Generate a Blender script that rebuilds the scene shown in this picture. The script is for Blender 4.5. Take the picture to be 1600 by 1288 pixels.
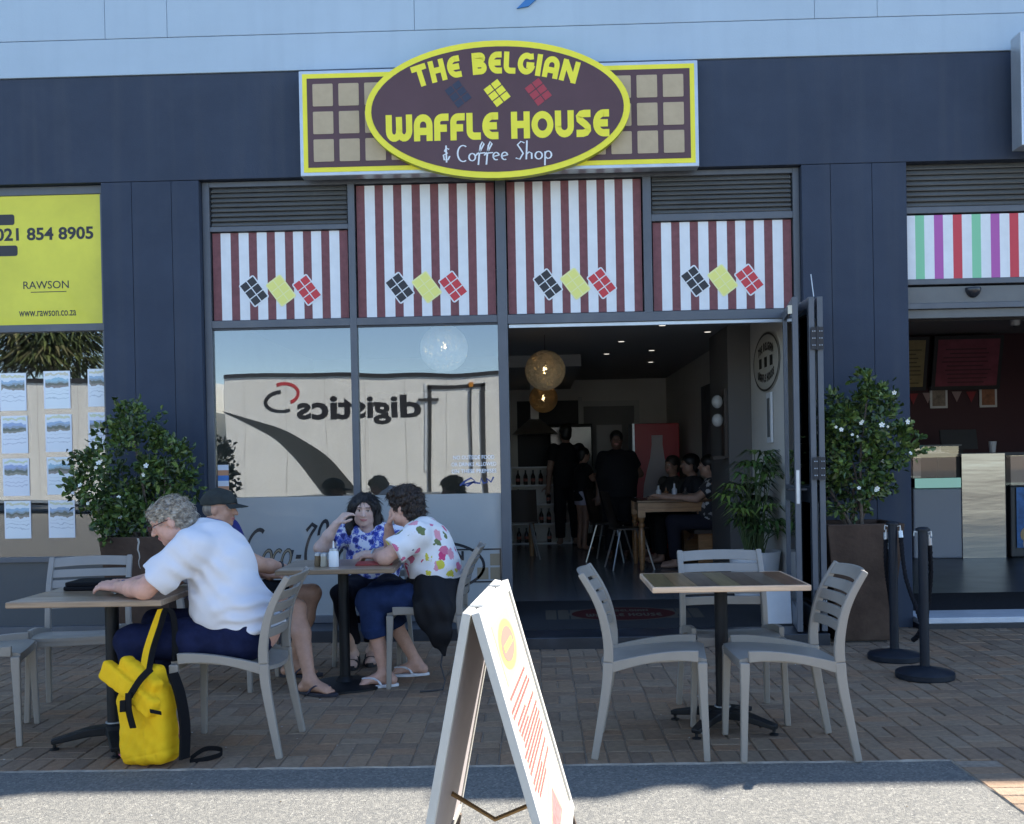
import bpy, bmesh, math, random
import numpy as np
from mathutils import Vector, Matrix, Euler
for o in list(bpy.data.objects): bpy.data.objects.remove(o)
SC = bpy.context.scene
COL = SC.collection
R = math.radians
# ------------------------------------------------------------------ camera
FPX, PX, PY, CAMH, CAMD = 1650.0, 800.0, 735.0, 1.37, 8.35
cam = bpy.data.cameras.new('camera'); camo = bpy.data.objects.new('camera', cam); COL.objects.link(camo)
cam.sensor_fit = 'HORIZONTAL'; cam.sensor_width = 36.0; cam.lens = FPX/1600*36
cam.shift_x = (800-PX)/1600; cam.shift_y = (PY-644)/1600
cam.clip_start = 0.05; cam.clip_end = 2000
CAMR = Matrix.Rotation(R(1.36), 3, 'Z') @ Matrix.Rotation(R(90-0.54), 3, 'X') @ Matrix.Rotation(R(-1.1), 3, 'Z')
camo.matrix_world = Matrix.Translation((0, -CAMD, CAMH)) @ CAMR.to_4x4()
SC.camera = camo
# ------------------------------------------------------------------ light
SUNV = Vector((0.72, 0.45, 1.0)).normalized()          # towards the sun: behind the building, from the right
EL = math.asin(SUNV.z); AZ = math.atan2(SUNV.x, SUNV.y)
w = bpy.data.worlds.new('World'); SC.world = w; w.use_nodes = True
wn = w.node_tree.nodes; wl = w.node_tree.links; wn.clear()
sky = wn.new('ShaderNodeTexSky'); sky.sky_type = 'NISHITA'; sky.sun_disc = False
sky.sun_elevation = EL; sky.sun_rotation = AZ; sky.air_density = 1.0; sky.dust_density = 0.15; sky.ozone_density = 2.2; sky.altitude = 1500
bg = wn.new('ShaderNodeBackground'); bg.inputs[1].default_value = 0.122
wo = wn.new('ShaderNodeOutputWorld'); wl.new(sky.outputs[0], bg.inputs[0]); wl.new(bg.outputs[0], wo.inputs[0])
sun = bpy.data.lights.new('sun', 'SUN'); sun.energy = 5.0; sun.angle = R(0.5); sun.color = (1.0, 0.95, 0.87)
suno = bpy.data.objects.new('sun', sun); COL.objects.link(suno)
suno.rotation_euler = (-SUNV).to_track_quat('-Z', 'Y').to_euler(); suno.location = (6, 4, 14)
SC.view_settings.view_transform = 'Standard'; SC.view_settings.look = 'None'
SC.view_settings.exposure = 1.74; SC.view_settings.gamma = 1.0
SC.cycles.max_bounces = 8; SC.cycles.transparent_max_bounces = 12
# ------------------------------------------------------------------ helpers
rnd = random.Random(11)
MATS = {}
def M(name, col=(.5,.5,.5), rough=.6, metal=0, var=0.0, vs=6, bump=0, bs=60, coat=0, spec=.5, stretch=None,
      attr=None, emit=None, emit_s=1, dirt=0, dcol=(.08,.07,.06), sheen=0):
    if name in MATS: return MATS[name]
    m = bpy.data.materials.new(name); m.use_nodes = True; MATS[name] = m
    nt = m.node_tree; n = nt.nodes; l = nt.links
    b = n['Principled BSDF']
    b.inputs['Base Color'].default_value = (*col, 1); b.inputs['Roughness'].default_value = rough
    b.inputs['Metallic'].default_value = metal; b.inputs['Coat Weight'].default_value = coat
    b.inputs['Specular IOR Level'].default_value = spec
    if sheen: b.inputs['Sheen Weight'].default_value = sheen
    if emit: b.inputs['Emission Color'].default_value = (*emit, 1); b.inputs['Emission Strength'].default_value = emit_s
    tc = n.new('ShaderNodeTexCoord'); mp = n.new('ShaderNodeMapping'); l.new(tc.outputs['Object'], mp.inputs[0])
    if stretch: mp.inputs['Scale'].default_value = stretch
    csock = None
    if attr:
        a = n.new('ShaderNodeAttribute'); a.attribute_name = attr; csock = a.outputs['Color']
    if var:
        nz = n.new('ShaderNodeTexNoise'); nz.inputs['Scale'].default_value = vs; nz.inputs['Detail'].default_value = 6
        nz.inputs['Roughness'].default_value = .65
        l.new(mp.outputs[0], nz.inputs['Vector'])
        mr = n.new('ShaderNodeMapRange'); mr.inputs[1].default_value = .3; mr.inputs[2].default_value = .7
        mr.inputs[3].default_value = 1-var; mr.inputs[4].default_value = 1+var; l.new(nz.outputs[0], mr.inputs[0])
        vm = n.new('ShaderNodeVectorMath'); vm.operation = 'SCALE'; l.new(mr.outputs[0], vm.inputs['Scale'])
        if csock: l.new(csock, vm.inputs[0])
        else: vm.inputs[0].default_value = col
        csock = vm.outputs[0]
        rr = n.new('ShaderNodeMapRange'); rr.inputs[3].default_value = min(1, rough*1.15); rr.inputs[4].default_value = rough*.85
        l.new(nz.outputs[0], rr.inputs[0]); l.new(rr.outputs[0], b.inputs['Roughness'])
    if dirt:
        nz = n.new('ShaderNodeTexNoise'); nz.inputs['Scale'].default_value = 2.3; nz.inputs['Detail'].default_value = 9
        nz.inputs['Roughness'].default_value = .7; l.new(tc.outputs['Object'], nz.inputs['Vector'])
        mr = n.new('ShaderNodeMapRange'); mr.inputs[1].default_value = .52; mr.inputs[2].default_value = .75
        mr.inputs[4].default_value = dirt; l.new(nz.outputs[0], mr.inputs[0])
        mx = n.new('ShaderNodeMix'); mx.data_type = 'RGBA'; l.new(mr.outputs[0], mx.inputs[0])
        if csock: l.new(csock, mx.inputs[6])
        else: mx.inputs[6].default_value = (*col, 1)
        mx.inputs[7].default_value = (*dcol, 1); csock = mx.outputs[2]
    if csock: l.new(csock, b.inputs['Base Color'])
    if bump:
        nb = n.new('ShaderNodeTexNoise'); nb.inputs['Scale'].default_value = bs; nb.inputs['Detail'].default_value = 4
        l.new(mp.outputs[0], nb.inputs['Vector'])
        bp = n.new('ShaderNodeBump'); bp.inputs['Strength'].default_value = bump; bp.inputs['Distance'].default_value = .01
        l.new(nb.outputs[0], bp.inputs['Height']); l.new(bp.outputs[0], b.inputs['Normal'])
    return m

class MB:
    def __init__(s): s.v = []; s.f = []; s.m = []; s.T = None
    def add(s, vs, fs, mi=0):
        k = len(s.v)
        for p in vs:
            p = Vector(p)
            s.v.append(tuple(s.T @ p) if s.T is not None else tuple(p))
        for f in fs: s.f.append([i+k for i in f]); s.m.append(mi)
        return s
    def box(s, x0, x1, y0, y1, z0, z1, mi=0):
        return s.add([(x0,y0,z0),(x1,y0,z0),(x1,y1,z0),(x0,y1,z0),(x0,y0,z1),(x1,y0,z1),(x1,y1,z1),(x0,y1,z1)],
                     [(0,3,2,1),(4,5,6,7),(0,1,5,4),(1,2,6,5),(2,3,7,6),(3,0,4,7)], mi)
    def obox(s, c, size, rot=None, mi=0):
        c = Vector(c); hx, hy, hz = [q/2 for q in size]
        rot = rot or Matrix.Identity(3)
        P = [c+rot@Vector(p) for p in [(-hx,-hy,-hz),(hx,-hy,-hz),(hx,hy,-hz),(-hx,hy,-hz),(-hx,-hy,hz),(hx,-hy,hz),(hx,hy,hz),(-hx,hy,hz)]]
        return s.add(P, [(0,3,2,1),(4,5,6,7),(0,1,5,4),(1,2,6,5),(2,3,7,6),(3,0,4,7)], mi)
    def tube(s, pts, r, n=8, mi=0, caps=True, closed=False):
        pts = [Vector(p) for p in pts]; N = len(pts)
        rs = r if isinstance(r, (list, tuple)) else [r]*N
        vs = []; pu = None
        for i, p in enumerate(pts):
            if closed: t = pts[(i+1) % N]-pts[i-1]
            else: t = pts[min(i+1, N-1)]-pts[max(i-1, 0)]
            t.normalize()
            if pu is None:
                u = t.orthogonal().normalized()
            else:
                u = (pu-t*pu.dot(t))
                u = u.normalized() if u.length > 1e-6 else t.orthogonal().normalized()
            pu = u; q = t.cross(u)
            for k in range(n):
                a = 2*math.pi*k/n; vs.append(p+(u*math.cos(a)+q*math.sin(a))*rs[i])
        fs = []
        for i in range(N if closed else N-1):
            j = (i+1) % N
            for k in range(n):
                k2 = (k+1) % n; fs.append((i*n+k, i*n+k2, j*n+k2, j*n+k))
        if caps and not closed:
            fs.append(tuple(range(n))[::-1]); fs.append(tuple((N-1)*n+k for k in range(n)))
        return s.add(vs, fs, mi)
    def sweep(s, pts, side, wd, th, mi=0):
        """rectangular bar along pts; wd along 'side', th across (scalars or lists)"""
        pts = [Vector(p) for p in pts]; N = len(pts); side = Vector(side).normalized(); vs = []
        for i, p in enumerate(pts):
            t = (pts[min(i+1, N-1)]-pts[max(i-1, 0)]).normalized()
            nn = t.cross(side).normalized()
            a = (wd[i] if isinstance(wd, (list, tuple)) else wd)/2; b = (th[i] if isinstance(th, (list, tuple)) else th)/2
            vs += [p-side*a-nn*b, p+side*a-nn*b, p+side*a+nn*b, p-side*a+nn*b]
        fs = []
        for i in range(N-1):
            for k in range(4):
                k2 = (k+1) % 4; fs.append((i*4+k, i*4+k2, i*4+4+k2, i*4+4+k))
        fs += [(3,2,1,0), tuple((N-1)*4+k for k in range(4))]
        return s.add(vs, fs, mi)
    def lathe(s, prof, n=24, c=(0,0,0), mi=0):
        vs = []; c = Vector(c)
        for r, z in prof:
            for k in range(n):
                a = 2*math.pi*k/n; vs.append(c+Vector((r*math.cos(a), r*math.sin(a), z)))
        fs = []
        for i in range(len(prof)-1):
            for k in range(n):
                k2 = (k+1) % n; fs.append((i*n+k, i*n+k2, i*n+n+k2, i*n+n+k))
        fs.append(tuple(range(n))[::-1]); fs.append(tuple((len(prof)-1)*n+k for k in range(n)))
        return s.add(vs, fs, mi)
    def prism(s, poly, o, u, v, d, mi=0, mside=None):
        o, u, v, d = Vector(o), Vector(u), Vector(v), Vector(d); n = len(poly)
        vs = [o+u*a+v*b for a, b in poly]+[o+u*a+v*b+d for a, b in poly]
        s.add(vs, [tuple(range(n)), tuple(range(2*n-1, n-1, -1))], mi)
        k = len(s.v)-2*n
        for i in range(n):
            j = (i+1) % n; s.f.append([k+i, k+n+i, k+n+j, k+j]); s.m.append(mi if mside is None else mside)
        return s
    def ell(s, c, r, n=14, m=9, rot=None, mi=0):
        c = Vector(c); vs = []; rot = rot or Matrix.Identity(3)
        for i in range(m+1):
            ph = math.pi*i/m
            for k in range(n):
                a = 2*math.pi*k/n
                vs.append(c+rot@Vector((r[0]*math.sin(ph)*math.cos(a), r[1]*math.sin(ph)*math.sin(a), r[2]*math.cos(ph))))
        fs = []
        for i in range(m):
            for k in range(n):
                k2 = (k+1) % n; fs.append((i*n+k, i*n+n+k, i*n+n+k2, i*n+k2))
        return s.add(vs, fs, mi)
    def build(s, name, mats, parent=None, smooth=False, bevel=0, seg=2, label=None, ang=40, kind=None, loc=None):
        me = bpy.data.meshes.new(name)
        me.from_pydata(s.v, [], s.f)
        if not isinstance(mats, (list, tuple)): mats = [mats]
        for q in mats: me.materials.append(q)
        if len(mats) > 1: me.polygons.foreach_set('material_index', s.m)
        bm = bmesh.new(); bm.from_mesh(me); bmesh.ops.recalc_face_normals(bm, faces=bm.faces); bm.to_mesh(me); bm.free()
        if smooth:
            me.polygons.foreach_set('use_smooth', [True]*len(me.polygons)); me.set_sharp_from_angle(angle=R(ang))
        o = bpy.data.objects.new(name, me); COL.objects.link(o)
        if parent: o.parent = parent
        if loc: o.location = loc
        if bevel:
            bv = o.modifiers.new('bevel', 'BEVEL'); bv.width = bevel; bv.segments = seg; bv.limit_method = 'ANGLE'; bv.angle_limit = R(35)
        if label: o['label'] = label
        if kind: o['kind'] = kind
        return o
def thing(name, label, cat, loc=(0,0,0), rz=0, group=None):
    o = bpy.data.objects.new(name, None); COL.objects.link(o); o.location = loc; o.rotation_euler = (0, 0, rz)
    o.empty_display_size = .1; o['label'] = label; o['category'] = cat
    if group: o['group'] = group
    return o
def tag(o, label=None, cat=None, group=None, kind=None):
    if label: o['label'] = label
    if cat: o['category'] = cat
    if group: o['group'] = group
    if kind: o['kind'] = kind
    return o
KIDS = {}
def copytree(o, parent=None):
    c = o.copy(); COL.objects.link(c); c.parent = parent
    for ch in list(o.children): copytree(ch, c)
    return c
def dup(root, loc, rz, label, group=None):
    c = copytree(root); c.location = loc; c.rotation_euler = (0, 0, rz); c['label'] = label
    if group: c['group'] = group
    return c
def bxo(name, x0, x1, y0, y1, z0, z1, mat, parent=None, bevel=0, **k):
    return MB().box(x0, x1, y0, y1, z0, z1).build(name, mat, parent, bevel=bevel, **k)
# --- flat lettering -------------------------------------------------
def text_geo(s, size=1.0, bold=0.0, shear=0.0, space=1.0):
    cu = bpy.data.curves.new('t', 'FONT'); cu.body = s; cu.size = size; cu.offset = bold; cu.shear = shear
    cu.space_character = space; cu.resolution_u = 3
    o = bpy.data.objects.new('t', cu); COL.objects.link(o)
    dg = bpy.context.evaluated_depsgraph_get(); me = bpy.data.meshes.new_from_object(o.evaluated_get(dg))
    vs = [(q.co.x, q.co.y) for q in me.vertices]; fs = [list(p.vertices) for p in me.polygons]
    bpy.data.objects.remove(o); bpy.data.curves.remove(cu); bpy.data.meshes.remove(me)
    return vs, fs
def put_text(mb, s, o, u, v, width=None, height=None, mi=0, bold=0.0, shear=0, space=1.0, center=True):
    """flat text whose bounding box is fitted to width x height, centred on o, in plane (u, v)"""
    vs, fs = text_geo(s, 1.0, bold, shear, space)
    xs = [a for a, b in vs]; ys = [b for a, b in vs]
    x0, x1, y0, y1 = min(xs), max(xs), min(ys), max(ys)
    k = width/(x1-x0) if width else height/(y1-y0); kv = height/(y1-y0) if height else k
    o, u, v = Vector(o), Vector(u), Vector(v)
    cx, cy = ((x0+x1)/2, (y0+y1)/2) if center else (x0, y0)
    mb.add([o+u*((a-cx)*k)+v*((b-cy)*kv) for a, b in vs], fs, mi)
def arc(cx, cy, rx, ry, a0, a1, n=10):
    return [(cx+rx*math.cos(R(a0+(a1-a0)*i/n)), cy+ry*math.sin(R(a0+(a1-a0)*i/n))) for i in range(n+1)]
def ribbon(pts, wd, closed=False):
    N = len(pts); L = []; Rr = []
    for i in range(N):
        a = pts[i-1] if (i > 0 or closed) else pts[0]; b = pts[(i+1) % N] if (i < N-1 or closed) else pts[-1]
        tx, ty = b[0]-a[0], b[1]-a[1]; q = math.hypot(tx, ty) or 1; nx, ny = -ty/q, tx/q
        ww = wd[i] if isinstance(wd, (list, tuple)) else wd
        L.append((pts[i][0]+nx*ww/2, pts[i][1]+ny*ww/2)); Rr.append((pts[i][0]-nx*ww/2, pts[i][1]-ny*ww/2))
    vs = L+Rr; fs = [(i, (i+1) % N, N+(i+1) % N, N+i) for i in range(N if closed else N-1)]
    return vs, fs
def strokes(mb, lines, wd, fmap, mi=0, dz=.0003, d0=0):
    """lines: list of polylines (or (polyline, True) closed); fmap(a, b, depth) -> point"""
    for i, ln in enumerate(lines):
        closed = False; ww = wd
        if isinstance(ln, tuple): ln, closed = ln[0], ln[1]
        vs, fs = ribbon(ln, ww, closed)
        mb.add([fmap(a, b, d0+i*dz) for a, b in vs], fs, mi)
BH = .27; h_ = BH/2
FONT = {   # heavy rounded display capitals: (advance, strokes)
 'T': (.80, [[(0,1-h_),(.8,1-h_)], [(.4,1-h_),(.4,0)]]),
 'H': (.82, [[(h_,1),(h_,0)], [(.82-h_,1),(.82-h_,0)], [(h_,.52),(.82-h_,.52)]]),
 'E': (.70, [[(.70,1-h_),(.45,1-h_)]+arc(.45,.5,.45-h_,.5-h_,90,270,12)+[(.70,h_)], [(h_,.5),(.64,.5)]]),
 'B': (.74, [[(h_,1),(h_,0)], [(h_,1-h_),(.40,1-h_)]+arc(.42,.745,.15,.12,90,-90,6)+[(h_,.60)], [(h_,.46),(.42,.46)]+arc(.44,.295,.17,.16,90,-90,8)+[(h_,h_)]]),
 'L': (.62, [[(h_,1),(h_,.5)]+arc(.34,.34,.34-h_,.34-h_,180,270,6)+[(.62,h_)]]),
 'G': (.86, [[(.80,.86)]+arc(.46,.5,.46-h_,.5-h_,62,352,20), [(.86,.44),(.46,.44)]]),
 'I': (.30, [[(.15,1),(.15,0)]]),
 'A': (.82, [[(h_,0),(h_,.55)]+arc(.41,.59,.41-h_,.41-h_,180,0,10)+[(.82-h_,0)], [(h_,.36),(.82-h_,.36)]]),
 'N': (.90, [[(h_,0),(h_,1)], [(h_*.9,.93),(.90-h_*.9,.07)], [(.90-h_,0),(.90-h_,1)]]),
 'W': (1.16, [[(h_,1),(h_,.42)]+arc(.36,.40,.36-h_,.4-h_,180,360,9)+[(.58,.92)], [(.58,.42)]+arc(.80,.40,.36-h_,.4-h_,180,360,9)+[(1.16-h_,1)]]),
 'F': (.64, [[(h_,0),(h_,.66)]+arc(.36,.68,.36-h_,.32-h_,180,90,6)+[(.64,1-h_)], [(h_,.46),(.56,.46)]]),
 'O': (.96, [(arc(.48,.5,.48-h_,.5-h_,0,345,23), True)]),
 'U': (.82, [[(h_,1),(h_,.4)]+arc(.41,.40,.41-h_,.4-h_,180,360,10)+[(.82-h_,1)]]),
 'S': (.70, [[(.66,1-h_),(.38,1-h_),(.24,.84),(.15,.75),(.17,.65),(.28,.57),(.43,.47),(.54,.36),(.55,.26),(.47,.17),(.33,h_),(.04,h_)]]),
 ' ': (.42, []),
}
def word(mb, s, height, fmap, mi=0, gap=.09, width=None):
    """fmap(a, b, depth): a along the baseline in metres from the centre, b up from it"""
    tot = sum(FONT[c][0]+gap for c in s)-gap; k = height; kx = width/tot if width else height
    x = -tot/2
    for c in s:
        adv, st = FONT[c]; xc = x+adv/2
        for i, ln in enumerate(st):
            closed = isinstance(ln, tuple); pl = ln[0] if closed else ln
            vs, fs = ribbon(pl, BH, closed)
            mb.add([fmap(xc*kx, (a-adv/2)*kx, b*k, .0006*i) for a, b in vs], fs, mi)
        x += adv+gap
def rrect(w_, h2, r, n=4):
    p = []
    for cx, cy, a in ((w_/2-r, h2/2-r, 0), (-w_/2+r, h2/2-r, 90), (-w_/2+r, -h2/2+r, 180), (w_/2-r, -h2/2+r, 270)):
        p += arc(cx, cy, r, r, a, a+90, n)
    return p
# ------------------------------------------------------------------ materials of the setting
m_navy = M('navy_paint', (.036,.049,.077), .7, spec=.25, var=.10, vs=1.6, bump=.12, bs=90, dirt=.25, dcol=(.06,.072,.10))
m_blue = M('pale_blue_paint', (.37,.47,.56), .7, var=.05, vs=.9, bump=.10, bs=70, dirt=.18, dcol=(.30,.37,.44))
m_frame = M('grey_aluminium', (.085,.096,.115), .42, var=.08, vs=5, spec=.5)
m_framed = M('dark_aluminium', (.055,.065,.085), .45, var=.08, vs=5)
m_slat = M('louvre_grey', (.12,.125,.125), .5, var=.1, vs=4)
m_maroon = M('maroon_print', (.165,.052,.058), .6, var=.18, vs=22)
m_white = M('white_print', (.70,.73,.75), .6, var=.05, vs=9, dirt=.2, dcol=(.6,.6,.56))
m_blackp = M('black_print', (.02,.02,.025), .5)
m_yellowp = M('pale_yellow_print', (.80,.78,.22), .6)
m_yellowl = M('pale_yellow_border', (.82,.80,.36), .6)
m_redp = M('red_print', (.55,.04,.05), .55)
m_lime = M('lime_paint', (.82,.74,.035), .45, var=.05, vs=6)
m_plum = M('plum_panel', (.080,.032,.038), .45, var=.08, vs=3)
m_tan = M('tan_square', (.44,.345,.22), .6, var=.06, vs=14)
m_silver = M('silver_trim', (.46,.50,.54), .35, metal=.6, var=.08, vs=6)
m_plinth = M('dark_plinth_tile', (.022,.026,.034), .35, var=.25, vs=5, dirt=.4, dcol=(.09,.10,.12))
m_conc = M('pale_mortar', (.42,.40,.37), .9, var=.25, vs=18, bump=.6, bs=70)
m_intwall = M('cream_interior_wall', (.54,.52,.48), .8, var=.05, vs=2)
m_ceil = M('grey_ceiling', (.36,.36,.36), .8)
m_dark = M('charcoal_paint', (.03,.03,.033), .7)
m_tile = M('grey_floor_tile', (.17,.175,.185), .22, var=.10, vs=3)

def glass_mat(name, tint, boost=2.3, base=.0, wob=.0):
    m = bpy.data.materials.new(name); m.use_nodes = True; nt = m.node_tree; n = nt.nodes; l = nt.links; n.clear()
    out = n.new('ShaderNodeOutputMaterial'); mx = n.new('ShaderNodeMixShader'); tr = n.new('ShaderNodeBsdfTransparent')
    gl = n.new('ShaderNodeBsdfGlossy'); gl.inputs['Roughness'].default_value = 0.0; gl.inputs['Color'].default_value = (1,1,1,1)
    tr.inputs[0].default_value = (*tint, 1)
    fr = n.new('ShaderNodeFresnel'); fr.inputs[0].default_value = 1.5
    mt = n.new('ShaderNodeMath'); mt.operation = 'MULTIPLY_ADD'; mt.inputs[1].default_value = boost; mt.inputs[2].default_value = base; mt.use_clamp = True
    l.new(fr.outputs[0], mt.inputs[0]); l.new(mt.outputs[0], mx.inputs[0]); l.new(tr.outputs[0], mx.inputs[1]); l.new(gl.outputs[0], mx.inputs[2])
    if wob:
        tc = n.new('ShaderNodeTexCoord'); nz = n.new('ShaderNodeTexNoise'); nz.inputs['Scale'].default_value = 1.1; nz.inputs['Detail'].default_value = 1
        bp = n.new('ShaderNodeBump'); bp.inputs['Strength'].default_value = wob; bp.inputs['Distance'].default_value = .02
        l.new(tc.outputs['Object'], nz.inputs['Vector']); l.new(nz.outputs[0], bp.inputs['Height']); l.new(bp.outputs[0], gl.inputs['Normal'])
    l.new(mx.outputs[0], out.inputs[0]); MATS[name] = m
    return m
m_glass = glass_mat('tinted_window_glass', (.80,.83,.85), 3.5, -.02, .09)
m_glassd = glass_mat('door_glass', (.72,.74,.76), 2.2)
# ------------------------------------------------------------------ ground
m_asph = M('exposed_asphalt', (.150,.147,.136), .9, var=.22, vs=150, bump=.9, bs=190)
def speck(m, scale, cols):
    nt = m.node_tree; n = nt.nodes; l = nt.links; b = n['Principled BSDF']
    tc = n.new('ShaderNodeTexCoord'); v = n.new('ShaderNodeTexVoronoi'); v.inputs['Scale'].default_value = scale
    l.new(tc.outputs['Object'], v.inputs['Vector'])
    cr = n.new('ShaderNodeValToRGB'); l.new(v.outputs['Color'], cr.inputs[0])
    e = cr.color_ramp.elements; e[0].position = 0; e[0].color = (*cols[0], 1); e[1].position = 1; e[1].color = (*cols[-1], 1)
    for i, c in enumerate(cols[1:-1]): q = e.new((i+1)/(len(cols)-1)); q.color = (*c, 1)
    mx = n.new('ShaderNodeMix'); mx.data_type = 'RGBA'; mx.blend_type = 'MULTIPLY'; mx.inputs[0].default_value = 1
    src = b.inputs['Base Color'].links[0].from_socket if b.inputs['Base Color'].links else None
    if src: l.new(src, mx.inputs[6])
    l.new(cr.outputs[0], mx.inputs[7]); l.new(mx.outputs[2], b.inputs['Base Color'])
speck(m_asph, 95, [(.62,.62,.63), (.85,.85,.85), (1,.98,.95), (1.25,1.22,1.16), (1.75,1.7,1.6)])
m_sand = M('joint_sand', (.25,.20,.15), .95, var=.3, vs=30)
S = 260
g = MB(); g.add([(-S,-S,-.035),(S,-S,-.035),(S,S,-.035),(-S,S,-.035)], [(0,1,2,3)])
tag(g.build('ground', m_sand), kind='structure')
EX, EY = 1.815, -3.62        # inner corner of the asphalt
g = MB()
g.add([(-60,-60,-.004),(60,-60,-.004),(60,-5.6,-.004),(EX,-5.6,-.004),(EX,EY,-.004),(-60,EY,-.004)], [(0,1,2,3,4,5)])
tag(g.build('asphalt', m_asph), kind='structure')
pv = MB(); pv.add([(-9,EY,-.007),(9,EY,-.007),(9,.3,-.007),(-9,.3,-.007)], [(0,1,2,3)]); pv.add([(EX,-5.6,-.007),(9,-5.6,-.007),(9,EY,-.007),(EX,EY,-.007)], [(0,1,2,3)])
pave = tag(pv.build('pavement', m_sand), kind='structure')
# --- paving bricks
m_brick = M('paving_brick', (.2,.15,.12), .85, var=.22, vs=26, bump=.5, bs=120, attr='bcol', dirt=.5, dcol=(.175,.135,.105))
BC = [(0.245, 0.1574, 0.0946), (0.22, 0.144, 0.0886), (0.205, 0.1402, 0.0894), (0.255, 0.168, 0.1015), (0.228, 0.1584, 0.1006), (0.185, 0.1248, 0.0808), (0.262, 0.1574, 0.0894), (0.232, 0.1632, 0.1066), (0.202, 0.1286, 0.0774), (0.242, 0.1728, 0.1135)]
def brick_geo(L, W, jit):
    c = .005; a, b = L/2-.0026, W/2-.0026
    z = jit
    return ([(-a,-b,-.03),(a,-b,-.03),(a,b,-.03),(-a,b,-.03),(-a,-b,z-c),(a,-b,z-c),(a,b,z-c),(-a,b,z-c),(-a+c,-b+c,z),(a-c,-b+c,z),(a-c,b-c,z),(-a+c,b-c,z)],
            [(0,1,5,4),(1,2,6,5),(2,3,7,6),(3,0,4,7),(4,5,9,8),(5,6,10,9),(6,7,11,10),(7,4,8,11),(8,9,10,11)])
BV = []
for i, c in enumerate(BC):
    vs, fs = brick_geo(.2, .1, rnd.uniform(-.0018, .0012)); me = bpy.data.meshes.new('brick'); me.from_pydata(vs, [], fs); me.materials.append(m_brick)
    at = me.color_attributes.new('bcol', 'FLOAT_COLOR', 'POINT'); at.data.foreach_set('color', list((*c, 1))*len(vs)); BV.append(me)
spots = []
n = int(18/.1)
for i in range(n):                                           # soldier course along the asphalt edge
    spots.append((-9+.05+i*.1, EY+.1, 90))
for i in range(10): spots.append((EX+.1, EY-.05-.1*i-.1, 0))
y = EY+.2; row = 0
while y < .1:
    for i in range(int(18/.2)):
        x = -9+.1+i*.2+(.003*math.sin(row*1.3)); 
        if (i+row) % 2: spots += [(x, y+.05, 0), (x, y+.15, 0)]
        else: spots += [(x-.05, y+.1, 90), (x+.05, y+.1, 90)]
    y += .2; row += 1
y = EY-.0; 
for r_ in range(10):
    for i in range(20):
        x = EX+.3+.2*i; yy = EY-.1-.2*r_
        if (i+r_) % 2: spots += [(x, yy+.05, 0), (x, yy-.05, 0)]
        else: spots += [(x-.05, yy, 90), (x+.05, yy, 90)]
def vis(x, y):
    d = y+CAMD; return abs((x/d)*1650+38) < 800 and y > -4.4
near = sorted([q for q in spots if vis(q[0], q[1]) and q[1] < .0], key=lambda q: q[1])[:300]
ns = set(near)
for (x, y, a) in near:
    o = bpy.data.objects.new('brick', rnd.choice(BV)); COL.objects.link(o); o.parent = pave
    o.location = (x+rnd.uniform(-.001,.001), y+rnd.uniform(-.001,.001), 0); o.rotation_euler = (R(rnd.uniform(-.35,.35)), R(rnd.uniform(-.35,.35)), R(a+rnd.uniform(-.5,.5)))
fv = []; ff = []; fc = []
for q in spots:
    if q in ns: continue
    x, y, a = q
    if abs(x) > 7: continue
    vs, fs = brick_geo(.2, .1, rnd.uniform(-.002, .0015)); k = len(fv); ca, sa = (1, 0) if a == 0 else (0, 1); c = rnd.choice(BC)
    tx, ty = rnd.uniform(-.006,.006), rnd.uniform(-.006,.006)
    for p in vs: fv.append((x+p[0]*ca-p[1]*sa, y+p[0]*sa+p[1]*ca, p[2]+p[0]*tx+p[1]*ty)); fc += [*c, 1]
    ff += [[j+k for j in f] for f in fs]
me = bpy.data.meshes.new('bricks'); me.from_pydata(fv, [], ff); me.materials.append(m_brick)
me.color_attributes.new('bcol', 'FLOAT_COLOR', 'POINT').data.foreach_set('color', fc)
o = bpy.data.objects.new('bricks', me); COL.objects.link(o); o.parent = pave; o['kind'] = 'stuff'
# mortar lip along the asphalt edge
mb = MB()
def lip(x0, y0, x1, y1, w0):
    L = math.hypot(x1-x0, y1-y0); nn = int(L/.05); dx, dy = (x1-x0)/L, (y1-y0)/L; vs = []
    for i in range(nn+1):
        a = L*i/nn; o1 = w0*rnd.uniform(.2, 1.0); o2 = w0*rnd.uniform(.2, 1.0)
        vs += [(x0+dx*a-dy*-o1, y0+dy*a-dx*o1, -.004), (x0+dx*a, y0+dy*a, rnd.uniform(.001, .005)), (x0+dx*a-dy*o2, y0+dy*a+dx*o2, -.004)]
    fs = []
    for i in range(nn): fs += [(i*3, i*3+3, i*3+4, i*3+1), (i*3+1, i*3+4, i*3+5, i*3+2)]
    mb.add(vs, fs)
lip(-9, EY, EX, EY, .012); lip(EX, EY, EX, -5.6, .008)
o = mb.build('mortar_edge', M('dusty_mortar', (.24,.215,.18), .95, var=.4, vs=9), pave)
lt_ = MB(); r9 = random.Random(31)
for i in range(170):                                          # crumbs and chips on the paving
    x = r9.uniform(-4, 4); y = r9.uniform(-4.3, -.4); s9 = r9.uniform(.002, .007); a = r9.uniform(0, 6)
    lt_.add([(x+s9*math.cos(a+k*2.1)*r9.uniform(.6,1.4), y+s9*math.sin(a+k*2.1)*r9.uniform(.6,1.4), .001) for k in range(3)]+[(x, y, .001+s9*.6)], [(0,1,3), (1,2,3), (2,0,3)], r9.choice((0,0,1)))
tag(lt_.build('litter', [m_conc, M('leaf_litter', (.12,.08,.04), .9)]), 'tiny pale crumbs and chips scattered on the brick paving', 'litter', kind='stuff')
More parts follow.
